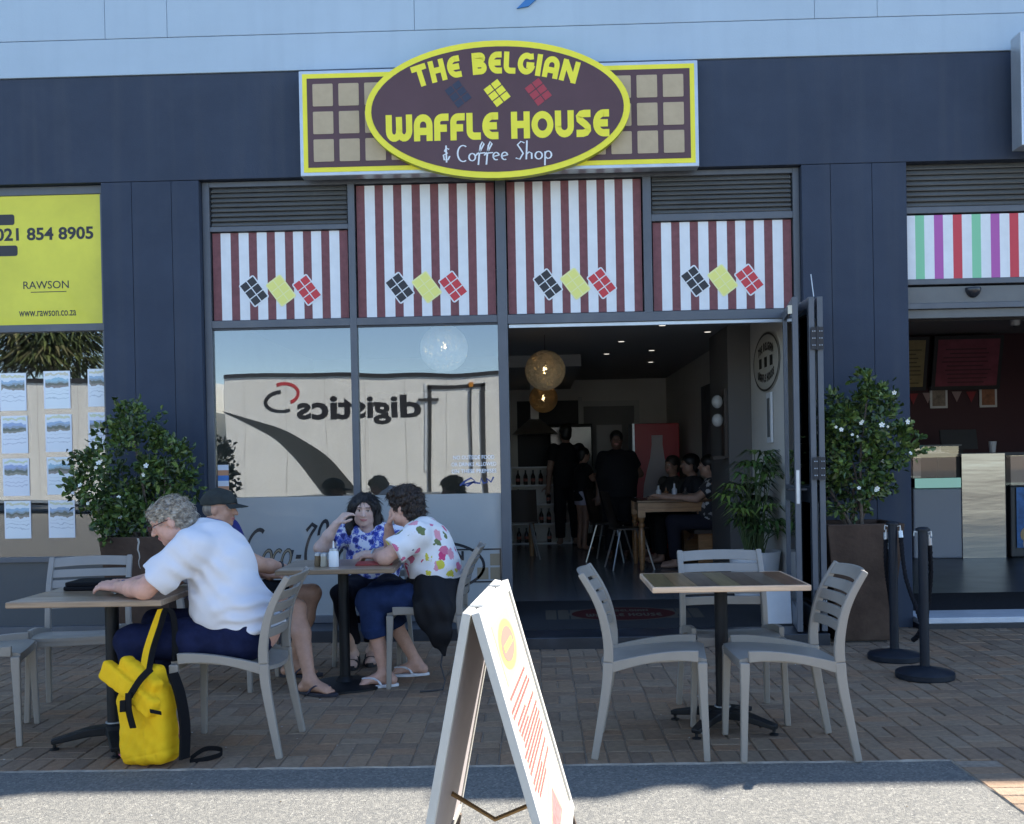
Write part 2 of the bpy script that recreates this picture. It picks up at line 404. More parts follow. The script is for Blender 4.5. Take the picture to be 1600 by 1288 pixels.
def streak(m, amt, col, sc=(5,5,.22)):
    nt = m.node_tree; n = nt.nodes; l = nt.links; b = n['Principled BSDF']; src = b.inputs['Base Color'].links[0].from_socket
    tc = n.new('ShaderNodeTexCoord'); mp = n.new('ShaderNodeMapping'); mp.inputs['Scale'].default_value = sc; l.new(tc.outputs['Object'], mp.inputs[0])
    nz = n.new('ShaderNodeTexNoise'); nz.inputs['Scale'].default_value = 1.6; nz.inputs['Detail'].default_value = 7; l.new(mp.outputs[0], nz.inputs['Vector'])
    mr = n.new('ShaderNodeMapRange'); mr.inputs[1].default_value = .5; mr.inputs[2].default_value = .72; mr.inputs[4].default_value = amt; l.new(nz.outputs[0], mr.inputs[0])
    mx = n.new('ShaderNodeMix'); mx.data_type = 'RGBA'; l.new(mr.outputs[0], mx.inputs[0]); l.new(src, mx.inputs[6]); mx.inputs[7].default_value = (*col, 1); l.new(mx.outputs[2], b.inputs['Base Color'])
streak(m_navy, .35, (.062,.070,.088)); streak(m_blue, .25, (.30,.38,.47)); streak(m_frame, .3, (.13,.135,.14)); streak(m_white, .15, (.62,.62,.60), (14,14,.8))
# ------------------------------------------------------------------ building
bld = thing('shop_building', 'long shop building with pale blue upper wall and navy painted ground floor', 'building')
TOP = 8.75
m_back = M('joint_shadow_render', (.20,.22,.25), .9)
def wallbox(name, x0, x1, z0, z1, mat, y0=0.0, y1=.3, bev=.004): return bxo(name, x0, x1, y0, y1, z0, z1, mat, bld, bevel=bev)
# upper pale wall: rendered panels with recessed joints
bxo('backing_wall', -16, 22, .05, .29, 4.46, TOP-.02, m_back, bld)
wallbox('plaster_band', -16, 22, 4.486, 4.772, m_blue, -.012, .05)
xs = [-16, -3.363, -2.866, -.9, 2.235, 2.721, 6, 22]
for a, b in zip(xs[:-1], xs[1:]): wallbox('plaster_panel', a+.0012, b-.0012, 4.776, TOP, m_blue, -.012, .05)
# unseen parapet, raised at left to shape the shadow edge, plus added blocks
bxo('parapet', -16, 3.75, .06, .4, TOP, 10.6, m_blue, bld)
pp = MB().prism([(3.75,TOP+.002),(4.35,TOP+.002),(4.2,9.0),(4.0,9.4),(3.85,10.0),(3.75,10.5)], (0,.06,0), (1,0,0), (0,0,1), (0,.34,0)); pp.build('parapet_shadow_curve', m_blue, bld)  # out of view, curved to bend the shadow edge at left
bxo('added_roof_block', 6.15, 6.85, .02, .5, TOP+.002, TOP+.42, m_silver, bld)  # unseen block added to step the shadow edge on the asphalt
bxo('added_roof_fin', 7.13, 7.17, .02, .12, TOP+.002, TOP+.25, m_silver, bld)  # unseen fin added for a small spike in that shadow edge
# navy ground floor
wallbox('header_wall', -16, 22, 3.645, 4.48, m_navy, 0, .3)
for a, b in ((-3.43,-3.187), (-3.184,-2.868), (-2.865,-2.646), (2.115,2.338), (2.341,2.661), (2.664,2.93)):
    wallbox('pilaster', a, b, -.03, 3.641, m_navy, 0, .3, .003)
bxo('pilaster_core', -3.40, -2.67, .02, .29, -.03, 3.64, m_navy, bld); bxo('pilaster_core', 2.14, 2.90, .02, .29, -.03, 3.64, m_navy, bld)
wallbox('pilaster', -16, -8.0, -.03, 3.641, m_navy); wallbox('pilaster', 9.0, 22, -.03, 3.641, m_navy)
# shell: back, sides, roof, party walls
bxo('rear_wall', -16, 22, 11.7, 12, -.03, TOP, m_blue, bld); bxo('side_wall', -16.3, -16, 0, 12, -.03, TOP, m_blue, bld)
bxo('side_wall', 22, 22.3, 0, 12, -.03, TOP, m_blue, bld); bxo('roof', -16, 22, .3, 11.7, 4.45, 4.6, m_dark, bld); bxo('roof', -16, 22, .3, 11.7, TOP-.2, TOP-.01, m_dark, bld)
# --- cafe room
FL = .15
CE = 2.62
bxo('room_wall', 2.06, 2.12, .31, 8.6, -.02, 4.4, m_intwall, bld); bxo('room_wall', -2.72, -2.66, .31, 8.6, -.02, 4.4, m_intwall, bld)
bxo('room_wall', -2.66, 2.06, 8.4, 8.6, -.02, 4.4, m_intwall, bld)
bxo('wall_column', 1.84, 2.058, 1.8, 2.85, FL+.001, CE-.002, M('taupe_column', (.12,.115,.11), .8), bld)
bxo('room_ceiling', -2.66, 2.06, .18, 8.4, CE, CE+.1, m_ceil, bld)
bxo('ceiling_bulkhead', -2.66, .55, 4.3, 8.39, CE-.14, CE-.001, m_ceil, bld)
bxo('floor_slab', -2.66, 2.06, .752, 8.4, -.03, FL-.012, m_dark, bld)
tme = None
for i in range(8):
    for j in range(12):
        x0 = -2.66+i*.6; y0 = .752+j*.6
        if x0 < -1.0 and j > 8: continue
        o = bxo('floor_tile', .0015, min(.5985, 2.05-x0), .0015, .5985, -.012, 0, m_tile, bld, loc=(x0, y0, FL)) if tme is None or i == 7 else None
        if o is None:
            o = bpy.data.objects.new('floor_tile', tme); COL.objects.link(o); o.parent = bld; o.location = (x0, y0, FL)
        elif i < 7: tme = o.data
# --- ramped threshold with logo mat
st = MB().prism([(-.74,-.03),(-.74,.085),(-.41,.090),(-.41,-.03)], (-.28,0,0), (0,1,0), (0,0,1), (2.36,0,0)); st.build('door_step', m_plinth, bld, bevel=.006)
rp = MB().prism([(-.409,-.03),(-.409,.092),(.75,FL+.001),(.751,-.03)], (-.28,0,0), (0,1,0), (0,0,1), (2.34,0,0)); rp.build('entry_ramp', M('black_mat_rubber', (.012,.013,.016), .9, bump=.5, bs=200), bld)
bxo('window_plinth', -2.64, -.283, -.31, .07, -.03, .092, m_plinth, bld, bevel=.006)
# ------------------------------------------------------------------ cafe shopfront
cafe = thing('cafe_shopfront', 'grey framed cafe shopfront with striped panels, two windows and open doorway', 'shopfront')
FY = .07
def fr(x0, x1, z0, z1, y0=FY, y1=FY+.07, parent=cafe, mat=m_frame, name='frame_member'): return bxo(name, x0, x1, y0, y1, z0, z1, mat, parent, bevel=.003)
fr(-2.643, -2.585, .094, 3.642); fr(2.062, 2.112, .094, 3.642)                    # jambs
fr(-2.584, 2.061, 3.60, 3.641)                                                    # head
fr(-1.472, -1.418, .15, 3.599, FY-.004); fr(-.292, -.212, .10, 3.599, FY-.006); fr(.878, .944, 2.52, 3.599, FY-.004)
fr(-2.584, -.293, 2.472, 2.532); fr(-.211, 2.061, 2.455, 2.530, FY-.003)           # transoms
fr(-2.584, -1.473, 3.245, 3.285); fr(.945, 2.061, 3.245, 3.30)
fr(-2.584, -1.473, .094, .15); fr(-1.417, -.293, .094, .15)
def louvre(x0, x1, z0, z1, par, nsl=8, y=FY):
    lv = bxo('louvre', x0, x1, y+.062, y+.07, z0, z1, m_framed, par)
    p = (z1-z0)/nsl
    for i in range(nsl):
        z = z0+p*i
        MB().add([(x0,y+.018,z+.003),(x1,y+.018,z+.003),(x1,y+.050,z+p*1.05),(x0,y+.050,z+p*1.05),(x0,y+.012,z+.010),(x1,y+.012,z+.010),(x1,y+.046,z+p*1.1),(x0,y+.046,z+p*1.1)],
                 [(0,1,2,3),(4,5,6,7),(0,1,5,4),(3,2,6,7),(0,3,7,4),(1,2,6,5)]).build('slat', m_slat, lv)
    return lv
louvre(-2.574, -1.483, 3.288, 3.596, cafe); louvre(.955, 2.051, 3.303, 3.596, cafe)
def choc_card(mb, cx, cz, y, w_, h2, rot, msq, mbk, ms=None):
    u = Vector((math.cos(rot), 0, math.sin(rot))); v = Vector((-math.sin(rot), 0, math.cos(rot))); o = Vector((cx, y, cz)); nrm = Vector((0,-1,0))
    if mbk is not None: mb.prism(rrect(w_, h2, w_*.11), o, u, v, nrm*.0015, mbk)
    g = w_*.055; sw = (w_*.86-g)/2; sh = (h2*.89-2*g)/3
    for i in range(2):
        for j in range(3):
            a = -w_*.43+i*(sw+g); b = -h2*.445+j*(sh+g)
            mb.prism([(a,b),(a+sw,b),(a+sw,b+sh),(a,b+sh)], o+nrm*.0016, u, v, nrm*.0008, msq)
def stripes(x0, x1, z0, z1, par, cols, n, y=FY+.028, first=None, name='striped_panel'):
    mb = MB(); mats = [m_conc, *cols]
    p = (x1-x0)/n
    for i in range(n):
        a, b = x0+i*p, x0+(i+1)*p
        if cols[i % len(cols)] is m_white: a -= .0035; b += .0035
        else: a += .0035; b -= .0035
        a = max(a, x0); b = min(b, x1)
        mb.box(a, b, y, y+.012, z0, z1, 1+i % len(cols))
    return mb.build(name, mats, par)
for k, (x0, x1, z1) in enumerate(((-2.577,-1.48,3.238), (-1.41,-.299,3.59), (-.205,.87,3.59), (.952,2.054,3.238))):
    sp = stripes(x0, x1, 2.538, z1, cafe, [m_maroon, m_white], 15)
    c = (x0+x1)/2
    for dx, (ms, mk) in ((-.218, (m_blackp, m_white)), (0, (m_yellowp, m_yellowl)), (.212, (m_redp, m_white))):
        mb = MB(); choc_card(mb, c+dx, 2.768, FY+.0265, .150, .222, R(36), 0, 1); mb.build('printed_card', [ms, mk], sp)
# window panes, frosted film on the lower third
m_film = M('frosted_window_film', (.30,.325,.335), .34, coat=.35, var=.05, vs=2)
m_filmcut = M('clear_cut_glass', (.035,.036,.04), .08, spec=.6)
m_goldcut = M('cut_lettering_warm', (.24,.20,.14), .2)
for (x0, x1) in ((-2.585,-1.472), (-1.418,-.292)):
    pn = bxo('window_pane', x0+.002, x1-.002, FY+.034, FY+.040, 1.112, 2.471, m_glass, cafe)
    bxo('frosted_pane', x0+.002, x1-.002, FY+.034, FY+.042, .151, 1.110, m_film, cafe)
    fr(x0+.001, x1-.001, 2.458, 2.4715, FY+.02, FY+.05, mat=m_framed, name='glazing_bead')
# cut lettering in the film
YF = FY+.0325
def fmap(ox, oz, k, sh=0.0, y=YF, kx=None): return lambda a, b, d: Vector((ox+(a+b*sh)*(kx or k), y-d, oz+b*k))
COCA = [arc(.42,.5,.36,.5,60,300,16), arc(.95,.22,.17,.24,0,360,14), arc(1.35,.22,.17,.24,50,310,12), arc(1.72,.22,.17,.24,0,360,14), [(1.90,.46),(1.88,.1),(1.98,.02)],
        [(2.08,.28),(2.28,.28)], [(2.28,.95),(2.45,1.12)]+arc(2.78,.52,.36,.55,110,300,16), arc(2.95,.92,.16,.28,200,-60,12), arc(3.28,.22,.17,.24,0,360,14), [(3.5,.1),(3.62,.85),(3.72,.95),(3.70,.6),(3.56,.1),(3.66,.02)], arc(3.92,.22,.17,.24,0,360,14), [(4.10,.46),(4.08,.1),(4.18,.02)]]
mb = MB(); strokes(mb, COCA, .105, fmap(-2.40, .54, .31, .35, YF, .205), 0, .0004); mb.build('cut_script_lettering', m_filmcut, cafe)
mb = MB(); strokes(mb, COCA[1:4], .055, fmap(-2.40, .54, .31, .35, YF, .205), 0, .0004, .006); mb.build('cut_script_lettering', m_goldcut, cafe)
# logo cut in the second frosted pane
lg = MB()
def mapw(cx, cz, y, th=0): return lambda xc, dx, b, d: Vector((cx+xc+dx, y-d, cz+b))
ring = [(arc(-.80, .53, .36, .19, 0, 352, 44), True)]
strokes(lg, ring, .022, fmap(0, 0, 1, 0, YF), 0)
for i in range(3):
    for j in range(2):
        a = -.62+i*.105+.02; b = .42+j*.11
        if (a+.80)**2/.36**2+(b+.05-.53)**2/.19**2 > .8: lg.add([(a,YF,b),(a+.09,YF,b),(a+.09,YF,b+.095),(a,YF,b+.095)], [(0,1,2,3)], 1)
for a, b, c, d in ((-.66,-.30,.395,.407), (-.66,-.30,.655,.667), (-.312,-.30,.407,.655)): lg.add([(a,YF-.002,c),(b,YF-.002,c),(b,YF-.002,d),(a,YF-.002,d)], [(0,1,2,3)], 0)
word(lg, 'BELGIAN', .075, mapw(-.80, .575, YF-.001), 0, width=.40); word(lg, 'HOUSE', .085, mapw(-.80, .42, YF-.001), 0, width=.44)
lg.build('cut_logo', [m_filmcut, m_goldcut], cafe)
# notice lettering on the second window, and a small poster at the left edge
m_dec = M('pale_decal', (.80,.84,.9), .5)
for i, s in enumerate(('NO OUTSIDE FOOD', 'OR DRINKS ALLOWED', 'ON THESE PREMISES')):
    nt_ = MB(); put_text(nt_, s, (-.505, YF-.0005, 1.40-.055*i), (1,0,0), (0,0,1), width=.36 if i else .33, height=.032, bold=.012); nt_.build('notice_lettering', m_dec, cafe)
sg = MB(); strokes(sg, [[(-.62,1.175),(-.58,1.21),(-.53,1.235),(-.50,1.21),(-.56,1.17),(-.60,1.18),(-.52,1.20),(-.46,1.19),(-.45,1.23),(-.43,1.19),(-.40,1.20),(-.41,1.23),(-.37,1.20),(-.35,1.24)]], .014, lambda a, b, d: Vector((a, YF-.0008-d, b)), 0)
sg.build('blue_scribble_decal', M('blue_decal', (.03,.06,.22), .5), cafe)
ps = MB()
for i in range(6):
    ps.box(-2.572, -2.485, YF-.0015, YF, 1.12+.043*i, 1.12+.043*(i+1), i % 3)
ps.build('window_sticker', [M('sticker_blue', (.08,.22,.55), .5), M('sticker_orange', (.55,.28,.16), .5), M('sticker_white', (.7,.74,.8), .5)], cafe)
# folded glass doors at the right of the opening
def leaf(p0, p1, name='folding_door', handle=False):
    p0, p1 = Vector((*p0, 0)), Vector((*p1, 0)); d = (p1-p0); L = d.length; ang = math.atan2(d.y, d.x)
    rt = MB(); z0, z1 = .10, 2.50
    rt.box(0, .052, -.02, .02, z0, z1).box(L-.062, L, -.02, .02, z0, z1)
    dr = rt.build(name, m_frame, cafe, bevel=.003); dr.location = p0; dr.rotation_euler = (0, 0, ang)
    [bxo('rail', .053, L-.063, -.018, .018, qa, qb, m_frame, dr, bevel=.003) for qa, qb in ((z0, z0+.16), (z1-.07, z1), (1.02, 1.14))]
    bxo('pane', .053, L-.063, -.004, .004, z0+.161, 1.019, m_glassd, dr); bxo('pane', .053, L-.063, -.004, .004, 1.141, z1-.071, m_glassd, dr)
    if handle:
        bxo('lock_plate', L+.0005, L+.004, -.011, .011, 1.02, 1.26, m_silver, dr)
        hd = MB(); hd.tube([(L-.035,-.02,1.12),(L-.035,-.06,1.12),(L-.10,-.065,1.12)], .009, 8); hd.tube([(L-.035,.02,1.12),(L-.035,.06,1.12),(L-.10,.065,1.12)], .009, 8); hd.build('handle', m_dark, dr, smooth=True)
        bxo('top_bolt', L-.02, L+.003, -.05, -.021, 2.38, 2.44, M('cream_plastic', (.6,.56,.45), .5), dr)
    return dr
leaf((1.985,.075), (1.865,-.745), handle=True)
l2 = leaf((2.01,.03), (1.985,-.73)); l3 = leaf((2.10,-.02), (2.045,-.73))
for z in (2.20, 1.27, .32):
    hg = MB().box(1.973, 2.012, -.756, -.748, z-.08, z+.08).box(2.022, 2.061, -.756, -.748, z-.08, z+.08); hg.tube([(2.017,-.756,z-.085),(2.017,-.756,z+.085)], .008, 8)
    for sx in (1.985, 2.0, 2.034, 2.05):
        for sz in (-.05, 0, .05): hg.ell((sx, -.757, z+sz), (.005,.003,.005), 6, 4, mi=1)
    hg.build('hinge', [m_dark, m_silver], cafe)
MB().tube([(2.0,-.74,2.50),(1.985,-.73,2.66)], .004, 6).build('bolt_rod', m_silver, cafe)
fr(-.205, 2.06, 2.425, 2.4545, FY+.02, FY+.05, mat=m_silver, name='door_head_track')
# logo on the entry mat
mt = MB(); m_matr = M('mat_maroon', (.055,.013,.012), .9, spec=.1); m_matc = M('mat_cream', (.085,.072,.055), .9, spec=.1)
sl = (FL-.091)/1.159
def mp_(x, y, d=0): return Vector((x, y, .0925+(y+.409)*sl+.0006+d))
def matpoly(poly, mi, d): mt.add([mp_(a, b, d) for a, b in poly], [tuple(range(len(poly)))], mi)
for i in range(3):
    for sx in (1, -1):
        x = sx*(.38+.1*i); matpoly([(.67+x-.043,-.05),(.67+x+.043,-.05),(.67+x+.043,.33),(.67+x-.043,.33)], 1, 0)
matpoly(arc(.67, .14, .44, .27, 0, 354, 40), 1, .0012); matpoly(arc(.67, .14, .415, .25, 0, 354, 40), 0, .0018)
word(mt, 'WAFFLE HOUSE', .12, lambda xc, dx, b, d: mp_(.67+xc+dx, .03+b, .0022+d), 1, width=.60)
word(mt, 'THE BELGIAN', .09, lambda xc, dx, b, d: mp_(.67+xc+dx, .22+b, .0022+d), 1, width=.42)
mt.build('mat_logo', [m_matr, m_matc], cafe)
# ------------------------------------------------------------------ main sign
sgn = thing('shop_sign', 'wide waffle patterned sign board with raised oval nameplate above the cafe', 'sign', (0, 0, .0335)); sgn.scale = (.9755,)*3
mb = MB().box(-1.845, 1.331, -.135, -.005, 3.672, 4.512); mb.build('sign_box', m_silver, sgn, bevel=.006)
bxo('yellow_border', -1.817, 1.303, -.139, -.1351, 3.700, 4.484, m_lime, sgn)
bxo('plum_field', -1.780, 1.266, -.142, -.1391, 3.737, 4.447, m_plum, sgn)
for x in [-1.734+.2075*i for i in range(6)]+[1.053-.2075*i for i in range(6)]:
    for j in range(3):
        z = 3.782+j*.2205
        if (x+.095+.26)**2/.98**2+(z+.09-4.137)**2/.50**2 < .55: continue
        MB().prism(rrect(.162, .178, .008, 2), (x+.081, -.1421, z+.089), (1,0,0), (0,0,1), (0,-.003,0)).build('waffle_square', m_tan, sgn)
EC = Vector((-.26, 0, 4.137))
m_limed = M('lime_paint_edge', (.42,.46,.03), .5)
def ellp(a, b, n=72): return arc(0, 0, a, b, 0, 360-360/n, n-1)
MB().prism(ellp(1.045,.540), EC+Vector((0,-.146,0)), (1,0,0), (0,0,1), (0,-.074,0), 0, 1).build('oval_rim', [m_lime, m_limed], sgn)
MB().prism(ellp(.995,.492), EC+Vector((0,-.2195,0)), (1,0,0), (0,0,1), (0,-.004,0)).build('oval_field', m_plum, sgn)
YO = -.2245
lt = MB(); RA = 2.0
def amap(xc, dx, b, d):
    th = xc/RA; rr = RA+b
    return Vector((-.268+rr*math.sin(th)+dx*math.cos(th), YO-d, 4.415-RA+rr*math.cos(th)-dx*math.sin(th)))
lt2 = MB()
word(lt, 'THE BELGIAN', .172, amap, 0, gap=.075, width=1.27)
word(lt2, 'WAFFLE HOUSE', .212, lambda xc, dx, b, d: Vector((-.262+xc+dx, YO-d, 3.90+b)), 0, gap=.07, width=1.76)
lt.build('name_lettering', m_lime, sgn); lt2.build('name_lettering', m_lime, sgn)
for dx, ms in ((-.565, M('navy_print', (.022,.03,.06), .5)), (-.258, m_lime), (.066, M('crimson_print', (.36,.035,.05), .5))):
    mb = MB(); choc_card(mb, dx, 4.262, YO+.0012, .158, .195, R(36), 0, None); mb.build('chocolate_card', [ms], sgn)
SCR = [  # & Coffee Shop in a thin handwritten line
 [(.10,.72),(-.02,.80),(-.08,.62),(.03,.50),(-.13,.38),(-.10,.10),(.05,.10),(.12,.32)], [(-.02,.95),(-.01,-.06)],
 arc(.66,.45,.22,.48,55,300,14), arc(1.02,.22,.13,.22,0,360,12),
 [(1.16,.30),(1.34,.55),(1.50,.98),(1.44,1.12),(1.36,.9),(1.30,.3),(1.26,-.25)], [(1.20,.42),(1.55,.46)],
 [(1.50,.30),(1.66,.55),(1.82,.98),(1.76,1.12),(1.68,.9),(1.62,.3),(1.58,-.25)], [(1.52,.42),(1.86,.46)],
 [(1.86,.22),(2.10,.30)]+arc(1.98,.24,.12,.22,20,300,12), [(2.20,.22),(2.44,.30)]+arc(2.32,.24,.12,.22,20,300,12),
 [(3.12,.98),(2.98,1.08),(2.84,.88),(2.96,.62),(3.06,.36),(2.92,.02),(2.76,.10)], [(3.22,1.12),(3.20,.5),(3.18,.0)], [(3.19,.3),(3.30,.44),(3.40,.36),(3.40,.02)],
 arc(3.68,.22,.14,.22,0,360,12), [(3.94,.44),(3.92,-.38)], [(3.93,.12)]+arc(4.06,.24,.13,.22,200,-160,12)]
mb = MB(); strokes(mb, SCR, .066, lambda a, b, d: Vector((-.665+a*.197, YO-.0002-d, 3.735+b*.132)), 0); mb.build('script_lettering', m_white, sgn)
MB().tube([(-.25,-.10,4.512),(-.25,-.10,4.70)], .02, 8).build('mount_bracket', m_dark, sgn)
# blue letter of a sign higher on the wall (only its foot is in view), and the neighbour's silver sign box
hs = MB().prism([(-.09,4.915),(.00,4.93),(.62,5.45),(.50,5.47)], (0,-.03,0), (1,0,0), (0,0,1), (0,.017,0)); 
hb = thing('wall_letter', 'blue slanted stroke of a large letter fixed high on the pale wall', 'sign'); hs.build('letter_stroke', M('letter_blue', (.03,.16,.42), .5), hb)
nb = thing('projecting_sign_box', 'silver edged sign box at the top right corner of the wall', 'sign')
MB().box(3.69, 6.2, -.30, -.13, 3.665, 4.52).build('sign_box', m_silver, nb, bevel=.006); MB().box(3.9, 6.0, -.129, -.02, 3.9, 4.3).build('mount_rail', m_framed, nb); bxo('sign_face', 3.71, 6.18, -.304, -.3005, 3.69, 4.495, M('pale_sign_face', (.55,.62,.7), .5), nb)
# ------------------------------------------------------------------ office shopfront, left
off = thing('office_shopfront', 'estate office window with yellow banner and property sheets at left edge', 'shopfront')
fo = lambda *a, **k: fr(*a, parent=off, **k)
fo(-8, -3.432, 3.575, 3.642); fo(-8, -3.432, 2.478, 2.535, FY-.004); fo(-3.470, -3.432, -.02, 2.477, FY); fo(-3.470, -3.432, 2.536, 3.574, FY); fo(-8, -3.471, .62, .66, FY-.002); fo(-8,-3.471,-.02,.10)
m_ban = M('yellow_banner', (.68,.62,.03), .45, var=.10, vs=2, coat=.2)
bn = bxo('yellow_banner', -7.9, -3.4715, FY+.01, FY+.02, 2.537, 3.573, m_ban, off)
tx = MB(); put_text(tx, '021 854 8905', (-3.93, FY+.0085, 3.265), (1,0,0), (0,0,1), width=.80, height=.105, bold=.03)
put_text(tx, 'RAWSON', (-3.925, FY+.0085, 2.855), (1,0,0), (0,0,1), width=.37, height=.062, bold=.004)
put_text(tx, 'www.rawson.co.za', (-3.918, FY+.0085, 2.625), (1,0,0), (0,0,1), width=.465, height=.045, bold=.008)
tx.add([(-4.05,FY+.0085,2.795),(-3.76,FY+.0085,2.795),(-3.76,FY+.0085,2.801),(-4.05,FY+.0085,2.801)], [(0,1,2,3)])
tx.prism(rrect(.9,.085,.02), (-4.62,FY+.0095,3.385), (1,0,0), (0,0,1), (0,-.001,0)); tx.prism(rrect(.9,.085,.02), (-4.60,FY+.0095,3.135), (1,0,0), (0,0,1), (0,-.001,0))
tx.build('banner_lettering', m_blackp, bn)
bxo('window_pane', -7.99, -3.4715, FY+.034, FY+.040, .661, 2.477, m_glass, off)
m_lowp = M('slate_panel', (.05,.065,.08), .35, var=.1, vs=2)
bxo('lower_panel', -7.99, -3.4715, FY+.03, FY+.04, .101, .619, m_lowp, off)
m_sheet = bpy.data.materials.new('property_sheet'); m_sheet.use_nodes = True
def sheet_nodes():
    nt = m_sheet.node_tree; n = nt.nodes; l = nt.links; b = n['Principled BSDF']; b.inputs['Roughness'].default_value = .5
    tc = n.new('ShaderNodeTexCoord'); sep = n.new('ShaderNodeSeparateXYZ'); l.new(tc.outputs['Generated'], sep.inputs[0])
    oi = n.new('ShaderNodeObjectInfo')
    cr = n.new('ShaderNodeValToRGB'); cr.color_ramp.interpolation = 'CONSTANT'
    add = n.new('ShaderNodeMath'); add.operation = 'ADD'; nz = n.new('ShaderNodeTexNoise'); nz.inputs['Scale'].default_value = 4.5; nz.noise_dimensions = '4D'
    l.new(tc.outputs['Generated'], nz.inputs['Vector']); ml = n.new('ShaderNodeMath'); ml.operation = 'MULTIPLY'; ml.inputs[1].default_value = 40
    l.new(oi.outputs['Random'], ml.inputs[0]); l.new(ml.outputs[0], nz.inputs['W'])
    m2 = n.new('ShaderNodeMath'); m2.operation = 'MULTIPLY_ADD'; m2.inputs[1].default_value = .22; m2.inputs[2].default_value = -.11; l.new(nz.outputs[0], m2.inputs[0])
    l.new(sep.outputs['Z'], add.inputs[0]); l.new(m2.outputs[0], add.inputs[1]); l.new(add.outputs[0], cr.inputs[0])
    e = cr.color_ramp.elements; e[0].position = 0; e[0].color = (.74,.78,.82,1); e[1].position = .26; e[1].color = (.52,.56,.62,1)
    for p, c in ((.285,(.74,.78,.82)), (.37,(.5,.54,.6)), (.39,(.74,.78,.82)), (.47,(.55,.58,.62)), (.48,(.74,.78,.82)), (.56,(.30,.27,.22)), (.62,(.16,.17,.13)), (.68,(.30,.36,.42)), (.73,(.34,.46,.62)), (.80,(.74,.78,.82)), (.88,(.66,.66,.45)), (.94,(.76,.79,.82))): q = e.new(p); q.color = (*c, 1)
    hs = n.new('ShaderNodeHueSaturation'); mh = n.new('ShaderNodeMapRange'); mh.inputs[3].default_value = .45; mh.inputs[4].default_value = .53; l.new(oi.outputs['Random'], mh.inputs[0]); l.new(mh.outputs[0], hs.inputs['Hue'])
    l.new(cr.outputs[0], hs.inputs['Color'])
    # white margin
    ax = n.new('ShaderNodeMath'); ax.operation = 'SUBTRACT'; ax.inputs[1].default_value = .5; l.new(sep.outputs['X'], ax.inputs[0])
    ab = n.new('ShaderNodeMath'); ab.operation = 'ABSOLUTE'; l.new(ax.outputs[0], ab.inputs[0]); gt = n.new('ShaderNodeMath'); gt.operation = 'GREATER_THAN'; gt.inputs[1].default_value = .44; l.new(ab.outputs[0], gt.inputs[0])
    mx = n.new('ShaderNodeMix'); mx.data_type = 'RGBA'; l.new(gt.outputs[0], mx.inputs[0]); l.new(hs.outputs[0], mx.inputs[6]); mx.inputs[7].default_value = (.72,.76,.82,1)
    l.new(mx.outputs[2], b.inputs['Base Color'])
sheet_nodes()
for (x, zs) in ((-4.225, (2.0,1.655,1.31,.965)), (-3.865, (2.01,1.66,1.315,.965)), (-3.505+.0, (2.02,1.67)), (-4.585, (2.0,1.655,1.31,.965))):
    for i, z in enumerate(zs):
        sh = bxo('property_sheet', -.108, .108, -.001, .001, -.152, .152, m_sheet, off, loc=(x+.008*i*(-1 if x > -3.6 else 1)*.6, FY+.031, z))
bxo('office_wall', -8, -3.0, 2.6, 2.7, -.02, 3.64, M('office_grey', (.10,.10,.11), .8), bld); bxo('office_wall', -3.0, -2.95, .31, 2.7, -.02, 3.64, M('office_grey'), bld)
bxo('office_floor', -8, -3.0, .31, 2.6, -.02, .04, m_dark, bld); bxo('office_ceiling', -8, -3.0, .31, 2.6, 2.9, 3.0, m_dark, bld)
bxo('office_ceiling', -8, -2.9, .302, .31, 2.6, 3.64, m_dark, bld); bxo('side_wall', -8.2, -8, .0, 2.7, -.02, 3.64, m_navy, bld)
# ------------------------------------------------------------------ ice cream shopfront, right
ice = thing('ice_cream_shopfront', 'open shopfront with candy striped panel and louvre at right edge', 'shopfront')
fi = lambda *a, **k: fr(*a, parent=ice, **k)
louvre(2.935, 9.0, 3.305, 3.64, ice, 8, FY-.01)
fi(2.935, 9.0, 3.25, 3.30, FY-.02)
m_gr = M('green_stripe', (.22,.55,.33), .6); m_vi = M('violet_stripe', (.42,.10,.36), .6); m_rs = M('red_stripe', (.55,.05,.07), .6)
mb = MB(); x = 2.935; p = .0765; mi = 0; seq = [0,1,0,2,0,3]; i = 0
while x < 8.9:
    mb.box(x, x+(p*.92 if seq[i % 6] else p*1.0), FY-.015, FY, 2.735, 3.235, seq[i % 6]); x += p*.92 if seq[i % 6] else p; i += 1
mb.build('striped_panel', [m_white, m_gr, m_vi, m_rs], ice)
fi(2.935, 9.0, 2.69, 2.734, FY-.02); fi(2.935, 9.0, 2.545, 2.675, FY+.0, mat=m_slat); fi(2.935, 9.0, 2.50, 2.544, FY-.015); fi(2.935, 9.0, 2.43, 2.498, FY+.02, mat=m_slat)
dm = MB().ell((3.46, FY-.001, 2.655), (.062,.055,.075), 18, 10); 
for i, p in enumerate(dm.v): dm.v[i] = (p[0], p[1], min(p[2], 2.66))
dm.build('dome_lamp', M('smoked_dome', (.02,.022,.028), .25), ice, smooth=True)
bxo('threshold_strip', 2.935, 9.0, -.10, .30, .04, .085, M('pale_threshold', (.55,.58,.62), .5, var=.1, vs=6), ice, bevel=.004); bxo('threshold_base', 2.935, 9.0, -.12, .30, -.03, .0395, m_plinth, ice)
